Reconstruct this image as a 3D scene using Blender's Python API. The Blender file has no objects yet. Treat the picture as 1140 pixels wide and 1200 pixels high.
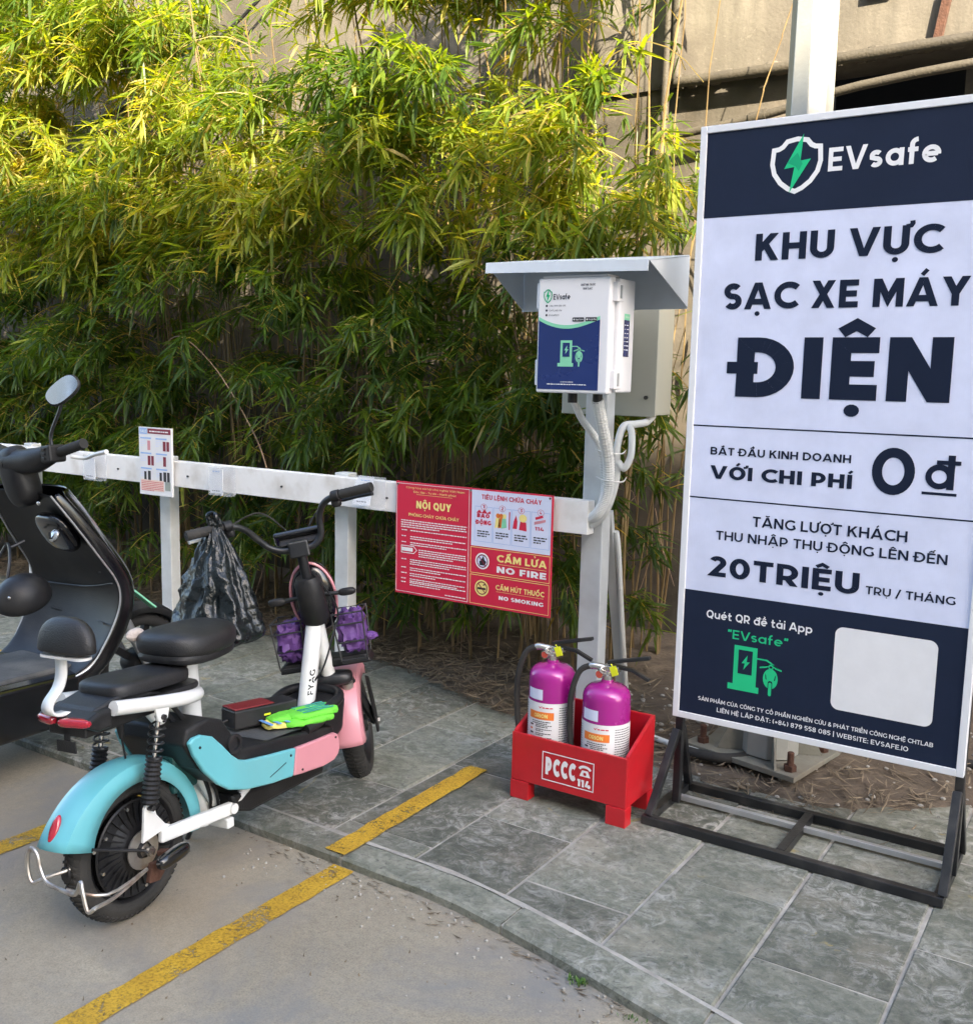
import bpy, math, random, unicodedata
import numpy as np
from math import sin, cos, pi, radians
from mathutils import Vector, Matrix, noise
random.seed(7); np.random.seed(7)
SC = bpy.context.scene; COL = SC.collection

# ------------------------------------------------------------------ camera, sky, sun, exposure
def set_camera():
    f, pit, rol, yaw = 1174.95, .135118, -.0225433, .578158
    cp, sp, cr, sr, cy, sy = cos(pit), sin(pit), cos(rol), sin(rol), cos(yaw), sin(yaw)
    fw = Vector((-sy*cp, cy*cp, -sp)); rt = Vector((cy, sy, 0)); dn = fw.cross(rt)
    r2 = cr*rt + sr*dn; d2 = -sr*rt + cr*dn
    cam = bpy.data.cameras.new('camera'); cam.sensor_fit = 'HORIZONTAL'; cam.sensor_width = 36
    cam.lens = f/1140*36; cam.clip_start = .05; cam.clip_end = 400
    o = bpy.data.objects.new('camera', cam); COL.objects.link(o)
    m = Matrix((r2, -d2, -fw)).transposed().to_4x4(); m.translation = (0, 0, 1.5)
    o.matrix_world = m; SC.camera = o
set_camera()
SUN = Vector((.78, -.626, 0)).normalized(); SUN_EL = radians(32)
SD = Vector((SUN.x*cos(SUN_EL), SUN.y*cos(SUN_EL), sin(SUN_EL)))
W = bpy.data.worlds.new("World"); SC.world = W; W.use_nodes = True
nt = W.node_tree; nt.nodes.clear()
sk = nt.nodes.new('ShaderNodeTexSky'); sk.sky_type = 'NISHITA'; sk.sun_disc = False
sk.sun_elevation = SUN_EL; sk.sun_rotation = math.atan2(SUN.x, SUN.y); sk.dust_density = 3.0; sk.air_density = 1.0
bg = nt.nodes.new('ShaderNodeBackground'); bg.inputs[1].default_value = .15
wo = nt.nodes.new('ShaderNodeOutputWorld'); nt.links.new(sk.outputs[0], bg.inputs[0]); nt.links.new(bg.outputs[0], wo.inputs[0])
sl = bpy.data.lights.new('sun', 'SUN'); sl.energy = 5.0; sl.angle = radians(.5); sl.color = (1, .88, .66)
so = bpy.data.objects.new('sun', sl); COL.objects.link(so); so.rotation_euler = SD.to_track_quat('Z', 'Y').to_euler(); so.location = (5, -5, 12)
SC.view_settings.view_transform = 'Standard'; SC.view_settings.look = 'None'
SC.view_settings.exposure = 2.5; SC.view_settings.gamma = 1; SC.view_settings.use_curve_mapping = False
SC.cycles.max_bounces = 8; SC.cycles.transparent_max_bounces = 12; SC.cycles.use_denoising = True

# ------------------------------------------------------------------ materials
MATS = {}
def rgb(h):
    return tuple(((c/12.92) if c <= .04045 else ((c+.055)/1.055)**2.4) for c in (int(h[i:i+2], 16)/255 for i in (0, 2, 4)))
def mat(name, col, rough=.6, metal=0., var=.12, scale=12., bump=0., bscale=80., coat=0., col2=None, spec=.5, objrand=0., detail=6., dirt=0., dirtcol=(.12,.10,.08), dscale=6., trans=0., alpha=1.):
    if name in MATS: return MATS[name]
    m = bpy.data.materials.new(name); m.use_nodes = True; MATS[name] = m
    n = m.node_tree; N = n.nodes; L = n.links; b = N['Principled BSDF']
    tc = N.new('ShaderNodeTexCoord'); P = tc.outputs['Object']
    if objrand:
        oi = N.new('ShaderNodeObjectInfo'); ma = N.new('ShaderNodeVectorMath'); ma.operation = 'ADD'
        ms = N.new('ShaderNodeVectorMath'); ms.operation = 'SCALE'; ms.inputs['Scale'].default_value = 37.
        cx = N.new('ShaderNodeCombineXYZ'); L.new(oi.outputs['Random'], cx.inputs[0]); L.new(oi.outputs['Random'], cx.inputs[1])
        L.new(cx.outputs[0], ms.inputs[0]); L.new(P, ma.inputs[0]); L.new(ms.outputs[0], ma.inputs[1]); P = ma.outputs[0]
    nz = N.new('ShaderNodeTexNoise'); nz.inputs['Scale'].default_value = scale; nz.inputs['Detail'].default_value = detail; nz.inputs['Roughness'].default_value = .65
    L.new(P, nz.inputs['Vector'])
    cr = N.new('ShaderNodeValToRGB'); e = cr.color_ramp.elements; e[0].position = .3; e[1].position = .72
    c2 = col2 or tuple(min(1, c*(1+var)) for c in col); c1 = col if col2 else tuple(c*(1-var) for c in col)
    e[0].color = (*c1, 1); e[1].color = (*c2, 1); L.new(nz.outputs['Fac'], cr.inputs[0]); out = cr.outputs[0]
    if objrand:
        hs = N.new('ShaderNodeHueSaturation'); mr = N.new('ShaderNodeMapRange'); mr.inputs[3].default_value = 1-objrand; mr.inputs[4].default_value = 1+objrand
        L.new(oi.outputs['Random'], mr.inputs[0]); L.new(mr.outputs[0], hs.inputs['Value']); L.new(out, hs.inputs['Color']); out = hs.outputs[0]
    if dirt:
        n2 = N.new('ShaderNodeTexNoise'); n2.inputs['Scale'].default_value = dscale; n2.inputs['Detail'].default_value = 8; L.new(P, n2.inputs['Vector'])
        r2 = N.new('ShaderNodeMapRange'); r2.inputs[1].default_value = .5; r2.inputs[2].default_value = .75; r2.inputs[4].default_value = dirt
        L.new(n2.outputs['Fac'], r2.inputs[0]); mx = N.new('ShaderNodeMixRGB'); L.new(r2.outputs[0], mx.inputs[0]); L.new(out, mx.inputs[1]); mx.inputs[2].default_value = (*dirtcol, 1); out = mx.outputs[0]
    L.new(out, b.inputs['Base Color'])
    rr = N.new('ShaderNodeMapRange'); rr.inputs[3].default_value = max(0, rough-.08); rr.inputs[4].default_value = min(1, rough+.12)
    L.new(nz.outputs['Fac'], rr.inputs[0]); L.new(rr.outputs[0], b.inputs['Roughness'])
    b.inputs['Metallic'].default_value = metal; b.inputs['Specular IOR Level'].default_value = spec
    if coat: b.inputs['Coat Weight'].default_value = coat; b.inputs['Coat Roughness'].default_value = .12
    if trans: b.inputs['Transmission Weight'].default_value = trans; b.inputs['IOR'].default_value = 1.45
    if alpha < 1: b.inputs['Alpha'].default_value = alpha
    if bump:
        n3 = N.new('ShaderNodeTexNoise'); n3.inputs['Scale'].default_value = bscale; n3.inputs['Detail'].default_value = 5; L.new(P, n3.inputs['Vector'])
        bp = N.new('ShaderNodeBump'); bp.inputs['Strength'].default_value = bump; bp.inputs['Distance'].default_value = .01
        L.new(n3.outputs['Fac'], bp.inputs['Height']); L.new(bp.outputs[0], b.inputs['Normal'])
    return m

def ramp(N, L, src, stops):
    r = N.new('ShaderNodeValToRGB'); el = r.color_ramp.elements
    while len(el) < len(stops): el.new(.5)
    for e, (p, c) in zip(el, stops): e.position = p; e.color = (*c, 1) if len(c) == 3 else c
    L.new(src, r.inputs[0]); return r.outputs[0]
def mk(name):
    m = bpy.data.materials.new(name); m.use_nodes = True; MATS[name] = m
    return m, m.node_tree.nodes, m.node_tree.links, m.node_tree.nodes['Principled BSDF']
def nse(N, L, vec, scale, detail=6, rough=.6, dist=0.):
    n = N.new('ShaderNodeTexNoise'); n.inputs['Scale'].default_value = scale; n.inputs['Detail'].default_value = detail
    n.inputs['Roughness'].default_value = rough; n.inputs['Distortion'].default_value = dist; L.new(vec, n.inputs['Vector']); return n.outputs['Fac']
def mixc(N, L, fac, a, b, mode='MIX'):
    m = N.new('ShaderNodeMixRGB'); m.blend_type = mode
    for s, v in ((0, fac), (1, a), (2, b)):
        if hasattr(v, 'links'): L.new(v, m.inputs[s])
        else: m.inputs[s].default_value = v if s == 0 else (*v, 1)
    return m.outputs[0]
def bumpn(N, L, b, h, strength, dist=.01):
    bp = N.new('ShaderNodeBump'); bp.inputs['Strength'].default_value = strength; bp.inputs['Distance'].default_value = dist
    L.new(h, bp.inputs['Height']); L.new(bp.outputs[0], b.inputs['Normal'])

def slate_material():
    m, N, L, b = mk('slate')
    tc = N.new('ShaderNodeTexCoord'); oi = N.new('ShaderNodeObjectInfo')
    cx = N.new('ShaderNodeCombineXYZ'); L.new(oi.outputs['Random'], cx.inputs[2])
    ms = N.new('ShaderNodeVectorMath'); ms.operation = 'SCALE'; ms.inputs['Scale'].default_value = 31; L.new(cx.outputs[0], ms.inputs[0])
    ad = N.new('ShaderNodeVectorMath'); L.new(tc.outputs['Object'], ad.inputs[0]); L.new(ms.outputs[0], ad.inputs[1]); P = ad.outputs[0]
    geo = N.new('ShaderNodeNewGeometry'); WP = geo.outputs['Position']
    mpp = N.new('ShaderNodeMapping'); mpp.inputs['Scale'].default_value = (1, 2.2, 1); mpp.inputs['Rotation'].default_value = (0, 0, .5); L.new(P, mpp.inputs['Vector'])
    mixv = mixc(N, L, .45, nse(N, L, mpp.outputs[0], 4, 10, .72, .9), nse(N, L, P, 34, 8, .75, .5))
    base = ramp(N, L, mixv, [(.36, (.066, .074, .056)), (.49, (.138, .145, .112)), (.62, (.250, .248, .198))])
    hs = N.new('ShaderNodeHueSaturation'); mr = N.new('ShaderNodeMapRange'); mr.inputs[3].default_value = .62; mr.inputs[4].default_value = 1.22
    L.new(oi.outputs['Random'], mr.inputs[0]); L.new(mr.outputs[0], hs.inputs['Value']); L.new(base, hs.inputs['Color'])
    # pale scuffs and salt bloom
    bl = ramp(N, L, nse(N, L, P, 14, 12, .78, 1.6), [(.48, (0, 0, 0)), (.64, (.75, .75, .75))])
    area = ramp(N, L, nse(N, L, WP, 1.9, 3), [(.38, (.12, .12, .12)), (.58, (1, 1, 1))])
    k = mixc(N, L, 1., bl, area, 'MULTIPLY')
    c = mixc(N, L, k, hs.outputs[0], (.47, .46, .42))
    # sandy film
    sand = ramp(N, L, nse(N, L, WP, 3.1, 7, .7), [(.50, (0, 0, 0)), (.78, (.5, .5, .5))])
    c = mixc(N, L, sand, c, (.30, .255, .19))
    yb = ramp(N, L, nse(N, L, WP, 4.3, 6, .62, .5), [(.665, (0, 0, 0)), (.70, (.6, .6, .6))]); c = mixc(N, L, yb, c, (.36, .27, .075))
    ob = ramp(N, L, nse(N, L, WP, 2.3, 5, .6, .8), [(.69, (0, 0, 0)), (.74, (.5, .5, .5))]); c = mixc(N, L, ob, c, (.34, .20, .12))
    # dark pits
    pit = ramp(N, L, nse(N, L, P, 60, 4, .6), [(.30, (.7, .7, .7)), (.40, (0, 0, 0))])
    c = mixc(N, L, pit, c, (.06, .06, .055))
    L.new(c, b.inputs['Base Color'])
    rr = N.new('ShaderNodeMapRange'); rr.inputs[3].default_value = .5; rr.inputs[4].default_value = .85; L.new(nse(N, L, P, 9), rr.inputs[0]); L.new(rr.outputs[0], b.inputs['Roughness'])
    h = mixc(N, L, .35, nse(N, L, P, 11, 10, .7, 1.), nse(N, L, P, 90, 3))
    bumpn(N, L, b, h, .55, .012); return m
def asphalt_material():
    m, N, L, b = mk('asphalt')
    geo = N.new('ShaderNodeNewGeometry'); WP = geo.outputs['Position']
    base = ramp(N, L, nse(N, L, WP, 1.1, 8, .62, .3), [(.3, (.24, .21, .155)), (.55, (.30, .265, .198)), (.75, (.37, .33, .25))])
    g = ramp(N, L, nse(N, L, WP, 210, 3, .7), [(.30, (.74, .73, .72)), (.5, (1, 1, 1)), (.72, (1.22, 1.2, 1.17))])
    c = mixc(N, L, 1., base, g, 'MULTIPLY')
    mid = ramp(N, L, nse(N, L, WP, 38, 6, .8, .4), [(.36, (.87, .865, .86)), (.5, (1, 1, 1)), (.66, (1.08, 1.075, 1.07))])
    c = mixc(N, L, 1., c, mid, 'MULTIPLY')
    dk = ramp(N, L, nse(N, L, WP, 1.5, 9, .70, .6), [(.46, (0, 0, 0)), (.62, (.85, .85, .85))])
    c = mixc(N, L, dk, c, (.19, .188, .178))
    oil = ramp(N, L, nse(N, L, WP, 3.2, 5, .55, .4), [(.655, (0, 0, 0)), (.74, (.55, .55, .55))]); c = mixc(N, L, oil, c, (.085, .08, .072))
    warm = ramp(N, L, nse(N, L, WP, .9, 4, .5), [(.45, (0, 0, 0)), (.62, (.4, .4, .4))]); c = mixc(N, L, warm, c, (.33, .255, .17))
    v = N.new('ShaderNodeTexVoronoi'); v.inputs['Scale'].default_value = 45; L.new(WP, v.inputs['Vector'])
    sp = ramp(N, L, v.outputs['Distance'], [(.05, (.55, .55, .55)), (.10, (0, 0, 0))])
    sel = ramp(N, L, nse(N, L, WP, 23, 2), [(.62, (0, 0, 0)), (.66, (1, 1, 1))])
    c = mixc(N, L, mixc(N, L, 1., sp, sel, 'MULTIPLY'), c, (.50, .48, .44))
    L.new(c, b.inputs['Base Color']); b.inputs['Roughness'].default_value = .88
    h = mixc(N, L, .5, nse(N, L, WP, 150, 4, .8), nse(N, L, WP, 14, 5)); bumpn(N, L, b, h, .5, .006); return m
def paint_line_material():
    m, N, L, b = mk('line_paint')
    geo = N.new('ShaderNodeNewGeometry'); WP = geo.outputs['Position']
    c = ramp(N, L, nse(N, L, WP, 9, 8, .7), [(.3, (.42, .24, .018)), (.6, (.56, .34, .025)), (.8, (.60, .42, .09))])
    d = ramp(N, L, nse(N, L, WP, 120, 3), [(.35, (.6, .6, .6)), (.55, (1, 1, 1))]); c = mixc(N, L, 1., c, d, 'MULTIPLY')
    L.new(c, b.inputs['Base Color']); b.inputs['Roughness'].default_value = .75
    am = mixc(N, L, .55, nse(N, L, WP, 110, 6, .8), nse(N, L, WP, 7, 9, .75, .8))
    a = ramp(N, L, am, [(.41, (0, 0, 0)), (.47, (1, 1, 1))]); L.new(a, b.inputs['Alpha'])
    bumpn(N, L, b, nse(N, L, WP, 150, 3), .4, .004); return m
def concrete_material(name, a, b_, c_, streak=.5, sc=1.3):
    m, N, L, b = mk(name)
    geo = N.new('ShaderNodeNewGeometry'); WP = geo.outputs['Position']
    base = ramp(N, L, nse(N, L, WP, sc, 9, .65, .4), [(.36, a), (.52, b_), (.68, c_)])
    mp = N.new('ShaderNodeMapping'); mp.inputs['Scale'].default_value = (3.2, 3.2, .35); L.new(WP, mp.inputs['Vector'])
    st = ramp(N, L, nse(N, L, mp.outputs[0], 2.2, 7, .65, .3), [(.44, (0, 0, 0)), (.66, (streak,)*3)])
    c = mixc(N, L, st, base, (.085, .075, .06))
    cr = ramp(N, L, nse(N, L, WP, 16, 8, .75, 1.2), [(.60, (0, 0, 0)), (.68, (.5, .5, .5))]); c = mixc(N, L, cr, c, tuple(min(1, v*1.35) for v in c_))
    L.new(c, b.inputs['Base Color']); b.inputs['Roughness'].default_value = .9
    h = mixc(N, L, .4, nse(N, L, WP, 9, 9, .7), nse(N, L, WP, 60, 4)); bumpn(N, L, b, h, .35, .015); return m
def leaf_material():
    m, N, L, b = mk('bamboo_leaf')
    at = N.new('ShaderNodeAttribute'); at.attribute_name = 'tint'
    c = ramp(N, L, at.outputs['Fac'], [(0., (.025, .058, .011)), (.35, (.054, .102, .017)), (.66, (.115, .165, .018)), (.92, (.28, .29, .05)), (1., (.34, .27, .11))])  # lower stops carry the shaded green, upper ones the sunlit yellow
    nz = nse(N, L, N.new('ShaderNodeTexCoord').outputs['Object'], 25, 3)
    c = mixc(N, L, 1., c, ramp(N, L, nz, [(.3, (.8, .8, .8)), (.7, (1.2, 1.2, 1.2))]), 'MULTIPLY')
    L.new(c, b.inputs['Base Color']); b.inputs['Roughness'].default_value = .42; b.inputs['Specular IOR Level'].default_value = .45
    t = N.new('ShaderNodeBsdfTranslucent'); ct = mixc(N, L, 1., c, (3.2, 2.7, .5), 'MULTIPLY'); L.new(ct, t.inputs[0])
    mx = N.new('ShaderNodeMixShader'); mx.inputs[0].default_value = .5; L.new(b.outputs[0], mx.inputs[1]); L.new(t.outputs[0], mx.inputs[2])
    L.new(mx.outputs[0], N['Material Output'].inputs[0]); return m
def corrugated(name, col):   # fluted plastic board: fine vertical ribs
    m, N, L, b = mk(name)
    tc = N.new('ShaderNodeTexCoord'); w = N.new('ShaderNodeTexWave'); w.bands_direction = 'X'; w.inputs['Scale'].default_value = 55; L.new(tc.outputs['Object'], w.inputs['Vector'])
    d = ramp(N, L, nse(N, L, tc.outputs['Object'], 7, 6, .6), [(.3, tuple(c*.9 for c in col)), (.7, tuple(min(1, c*1.06) for c in col))])
    sc = ramp(N, L, nse(N, L, tc.outputs['Object'], 30, 9, .8, 2), [(.66, (0, 0, 0)), (.72, (.12, .12, .12))]); d = mixc(N, L, sc, d, (.35, .35, .35))
    L.new(d, b.inputs['Base Color']); b.inputs['Roughness'].default_value = .5; b.inputs['Specular IOR Level'].default_value = .22; bumpn(N, L, b, w.outputs['Fac'], .12, .002); return m

M_slate = slate_material(); M_asph = asphalt_material(); M_line = paint_line_material(); M_leaf = leaf_material()
M_wall = concrete_material('wall_plaster', (.060, .050, .040), (.118, .102, .082), (.165, .146, .118), .75)
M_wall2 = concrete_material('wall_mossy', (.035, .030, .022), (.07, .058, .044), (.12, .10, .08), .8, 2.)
M_wall3 = concrete_material('facade_plaster', (.48, .44, .38), (.58, .54, .47), (.66, .62, .55), .2)
M_grout = mat('mortar', (.36, .34, .30), .95, var=.3, scale=9, bump=.6, bscale=60, dirt=.6, dirtcol=(.2, .18, .15))
M_soil = mat('soil', (.060, .045, .032), .98, col2=(.155, .12, .085), scale=7, bump=1., bscale=40, dirt=.5, dirtcol=(.08, .06, .045))
M_litter = mat('dry_leaf', (.075, .052, .032), .9, col2=(.27, .215, .145), scale=16)
M_culm = mat('bamboo_culm', (.10, .062, .028), .5, col2=(.24, .17, .07), scale=5, objrand=.35)
M_twig = mat('dry_twig', (.20, .13, .08), .8, col2=(.36, .25, .17), scale=5)
M_rail = mat('rail_white', (.80, .79, .77), .5, var=.05, scale=5, bump=.05, dirt=.55, dirtcol=(.45, .40, .33), dscale=9)
M_galv = mat('galvanised_steel', (.40, .42, .43), .45, .35, var=.12, scale=14, bump=.08, bscale=40, dirt=.4, dirtcol=(.33, .32, .29))
M_post = mat('post_grey', (.58, .60, .60), .5, .15, var=.08, scale=10, bump=.06, dirt=.3, dirtcol=(.24, .22, .19))
M_red = mat('red_paint', (.50, .010, .018), .34, var=.12, scale=5, coat=.3, bump=.12, bscale=18, dirt=.35, dirtcol=(.38, .02, .02), dscale=12)
M_redflat = mat('red_print', (.60, .018, .055), .45, var=.05, scale=4)
M_maroon = mat('maroon_print', (.20, .01, .03), .45, var=.05)
M_wprint = mat('white_print', (.80, .80, .80), .45, var=.02, spec=.2)
M_yprint = mat('yellow_print', (.85, .72, .25), .5, var=.03)
M_pprint = mat('pale_blue_print', (.66, .70, .86), .45, var=.03)
M_sprint = mat('sky_blue_print', (.30, .46, .75), .45, var=.03)
M_kprint = mat('black_print', (.02, .02, .025), .5, var=.1)
M_orange = mat('orange_print', (.80, .20, .03), .45, var=.04)
M_gprint = mat('green_print', (.02, .52, .22), .45, var=.04, spec=.2)
M_gpale = mat('pale_green_print', (.22, .60, .38), .45, var=.04)
M_gdark = mat('deep_green_print', (.012, .36, .17), .45, var=.04, spec=.2)
M_navyp = mat('navy_lettering', (.008, .014, .034), .45, var=.05, spec=.2)
M_blue = mat('blue_film', (.006, .022, .13), .25, var=.1, scale=3, coat=.4)
M_board = corrugated('white_board', (.63, .67, .84)); M_navy = corrugated('navy_board', (.010, .017, .040))
M_frame = mat('white_frame', (.74, .75, .77), .4, .05, var=.04, scale=6, dirt=.15, dirtcol=(.5, .48, .45))
M_blk = mat('black_paint', (.013, .014, .016), .35, var=.25, scale=9, bump=.1, dirt=.35, dirtcol=(.12, .11, .10), dscale=10)
M_alu = mat('aluminium', (.52, .53, .55), .35, .7, var=.1)
M_rubber = mat('rubber', (.022, .021, .019), .8, var=.3, scale=12, bump=.25, bscale=60, dirt=.4, dirtcol=(.075, .066, .056), dscale=7)
M_plas = mat('black_plastic', (.014, .014, .015), .42, var=.25, scale=12, bump=.12, bscale=220, dirt=.4, dirtcol=(.06, .057, .052), spec=.3)
M_gloss = mat('glossy_black', (.006, .006, .007), .18, var=.2, coat=.6, dirt=.25, dirtcol=(.05, .05, .05), dscale=4)
M_leather = mat('black_leather', (.013, .013, .014), .44, var=.2, scale=20, bump=.22, bscale=260, dirt=.25, dirtcol=(.06, .055, .05))
M_floor = mat('worn_grey_mat', (.07, .072, .072), .65, var=.3, scale=9, bump=.3, bscale=120, dirt=.7, dirtcol=(.17, .165, .15))
M_cyan = mat('cyan_plastic', (.13, .44, .49), .32, var=.05, scale=5, coat=.3, dirt=.30, dirtcol=(.22, .33, .31), dscale=3.5)
M_pink = mat('pink_plastic', (.62, .26, .30), .32, var=.05, scale=5, coat=.3, dirt=.25, dirtcol=(.42, .30, .28), dscale=4)
M_white = mat('white_paint', (.74, .74, .72), .3, var=.05, scale=8, coat=.4, dirt=.35, dirtcol=(.48, .44, .38), dscale=9)
M_chrome = mat('chrome', (.62, .60, .57), .22, .95, var=.1, dirt=.3, dirtcol=(.30, .20, .13), dscale=14)
M_rustchrome = mat('worn_chrome', (.50, .47, .43), .35, .8, var=.2, dirt=.9, dirtcol=(.22, .12, .07), dscale=18)
M_rust = mat('rusty_steel', (.085, .038, .024), .85, .2, var=.4, scale=25, bump=.5)
M_mirror = mat('mirror_glass', (.85, .87, .88), .03, 1., var=.01)
M_tail = mat('red_lens', (.42, .012, .03), .12, var=.15, coat=1.)
M_purple = mat('purple_paint', (.36, .012, .23), .25, .1, var=.06, scale=4, coat=.6)
M_lilac = mat('purple_cloth', (.115, .045, .20), .6, var=.35, scale=14, bump=.4, bscale=40)
M_bag = mat('dark_plastic_bag', (.005, .008, .009), .17, var=.05, scale=6, bump=.45, bscale=60)
M_label = mat('white_label', (.74, .74, .75), .4, var=.04)
M_ivory = mat('ivory_enamel', (.42, .42, .35), .45, var=.04, scale=4, dirt=.2, dirtcol=(.45, .42, .36))
M_abs = mat('white_abs', (.72, .72, .74), .4, var=.03, scale=6, dirt=.15, dirtcol=(.5, .48, .44))
M_canopy = mat('canopy_metal', (.58, .63, .68), .42, .1, var=.07, scale=5, dirt=.35, dirtcol=(.36, .35, .32), dscale=4)
M_conduit = mat('white_conduit', (.68, .69, .67), .5, var=.05, dirt=.25, dirtcol=(.4, .38, .33))
M_lime = mat('lime_cloth', (.16, .66, .05), .7, var=.12, scale=30, bump=.4, bscale=90)
M_teal = mat('teal_cloth', (.03, .28, .26), .7, var=.1)
M_ltyel = mat('yellow_cloth', (.72, .62, .16), .7, var=.12, bump=.4, bscale=90)
M_ltblu = mat('blue_cloth', (.16, .34, .68), .7, var=.1)
M_tag = mat('yellow_tag', (.75, .78, .02), .4, var=.05)
M_pipe = mat('old_pipe', (.055, .046, .033), .7, var=.25, scale=8, bump=.3, dirt=.5, dirtcol=(.04, .034, .028))
M_dark = mat('recess_shade', (.012, .011, .010), .95, var=.3)  # near-black colour standing in for the shade inside the recess
M_acryl = mat('clear_acrylic', (.85, .88, .92), .08, var=.01, alpha=.22)
M_pale = mat('pole_zinc', (.38, .38, .35), .38, .35, var=.1, scale=5, bump=.08, dirt=.4, dirtcol=(.36, .33, .27), dscale=6)
M_wplate = mat('weathered_plate', (.20, .195, .16), .7, .1, var=.2, scale=9, bump=.2, dirt=.7, dirtcol=(.15, .11, .075), dscale=7)
M_glass = mat('window_glass', (.05, .06, .07), .08, var=.1)
M_weed = mat('weed_green', (.07, .16, .02), .5, var=.3)

# ------------------------------------------------------------------ mesh helpers
INV = {}
def tag(o, label=None, cat=None, group=None, kind=None):
    if label: o['label'] = label
    if cat: o['category'] = cat
    if group: o['group'] = group
    if kind: o['kind'] = kind
    return o
def thing(name, label, cat, loc=(0, 0, 0), group=None, m=None):
    o = bpy.data.objects.new(name, None); COL.objects.link(o); o.empty_display_size = .1
    mw = m if m is not None else Matrix.Translation(loc)
    o.matrix_world = mw; INV[o] = mw.inverted(); return tag(o, label, cat, group)
class MB:
    def __init__(s, T=None): s.v = []; s.f = []; s.T = T
    def add(s, vs, fs):
        k = len(s.v)
        for v in vs:
            v = Vector(v); s.v.append(s.T @ v if s.T else v)
        s.f += [tuple(k+i for i in f) for f in fs]; return s
    def box(s, lo, hi, R=None, c=None):
        x0, y0, z0 = lo; x1, y1, z1 = hi
        vs = [Vector(p) for p in ((x0,y0,z0),(x1,y0,z0),(x1,y1,z0),(x0,y1,z0),(x0,y0,z1),(x1,y0,z1),(x1,y1,z1),(x0,y1,z1))]
        if R is not None:
            cc = Vector(c) if c is not None else sum(vs, Vector())/8
            vs = [cc + R @ (v-cc) for v in vs]
        return s.add(vs, [(0,3,2,1),(4,5,6,7),(0,1,5,4),(1,2,6,5),(2,3,7,6),(3,0,4,7)])
    def bar(s, a, b, w, h, up=(0, 0, 1)):
        a = Vector(a); b = Vector(b); d = (b-a).normalized(); u = Vector(up)
        if abs(d.dot(u)) > .98: u = Vector((0, 1, 0))
        r = d.cross(u).normalized(); u = r.cross(d)
        vs = [p + r*(i*w/2) + u*(j*h/2) for p in (a, b) for i, j in ((-1,-1),(1,-1),(1,1),(-1,1))]
        return s.add(vs, [(0,1,2,3),(7,6,5,4),(0,4,5,1),(1,5,6,2),(2,6,7,3),(3,7,4,0)])
    def tube(s, pts, r, n=8, smooth=0, cap=True, flat=None):
        P = [Vector(p) for p in pts]; Rr = list(r) if hasattr(r, '__len__') else [r]*len(P)
        if smooth: P, Rr = catmull(P, Rr, smooth)
        up = Vector((.013, .02, 1)); prev = None; vs = []; m = len(P)
        for i, p in enumerate(P):
            d = (P[min(i+1, m-1)]-P[max(i-1, 0)]).normalized()
            if prev is None:
                a = d.cross(up if abs(d.dot(up)) < .97 else Vector((1, 0, 0))).normalized()
            else: a = (prev - d*prev.dot(d)).normalized()
            prev = a; b = d.cross(a)
            for k in range(n):
                t = 2*pi*k/n; vs.append(p + (a*cos(t) + b*sin(t)*(flat or 1))*Rr[i])
        fs = [(i*n+k, i*n+(k+1) % n, (i+1)*n+(k+1) % n, (i+1)*n+k) for i in range(m-1) for k in range(n)]
        if cap: fs += [tuple(range(n-1, -1, -1)), tuple(range((m-1)*n, m*n))]
        return s.add(vs, fs)
    def lathe(s, prof, c=(0, 0, 0), axis='Z', n=24, closed=False, R=None):
        vs = []; m = len(prof)
        for r, h in prof:
            for k in range(n):
                t = 2*pi*k/n; x, y = r*cos(t), r*sin(t)
                p = {'Z': (x, y, h), 'X': (h, x, y), 'Y': (x, h, y)}[axis]
                p = Vector(p); p = R @ p if R else p; vs.append(p + Vector(c))
        mm = m if closed else m-1
        fs = [(i*n+k, i*n+(k+1) % n, ((i+1) % m)*n+(k+1) % n, ((i+1) % m)*n+k) for i in range(mm) for k in range(n)]
        if not closed:
            fs += [tuple(range(n-1, -1, -1)), tuple(range((m-1)*n, m*n))]
        if axis == 'Y': fs = [f[::-1] for f in fs]
        return s.add(vs, fs)
    def prism(s, poly, a0, a1, axis='X'):
        n = len(poly)
        def q(h, p): return {'X': (h, p[0], p[1]), 'Y': (p[0], h, p[1]), 'Z': (p[0], p[1], h)}[axis]
        vs = [q(a0, p) for p in poly] + [q(a1, p) for p in poly]
        return s.add(vs, [tuple(range(n-1, -1, -1)), tuple(range(n, 2*n))] + [(i, (i+1) % n, n+(i+1) % n, n+i) for i in range(n)])
    def sph(s, c, r, nu=16, nv=10, e=1., R=None, fn=None):
        c = Vector(c); rx, ry, rz = r if hasattr(r, '__len__') else (r,)*3
        def pw(x): return math.copysign(abs(x)**e, x)
        vs = []
        for j in range(nv+1):
            ph = -pi/2 + pi*j/nv
            for k in range(nu):
                t = 2*pi*k/nu; p = Vector((rx*pw(cos(ph))*pw(cos(t)), ry*pw(cos(ph))*pw(sin(t)), rz*pw(sin(ph))))
                if fn: p = fn(p)
                vs.append(c + (R @ p if R else p))
        return s.add(vs, [(j*nu+k, j*nu+(k+1) % nu, (j+1)*nu+(k+1) % nu, (j+1)*nu+k) for j in range(nv) for k in range(nu)])
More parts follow.
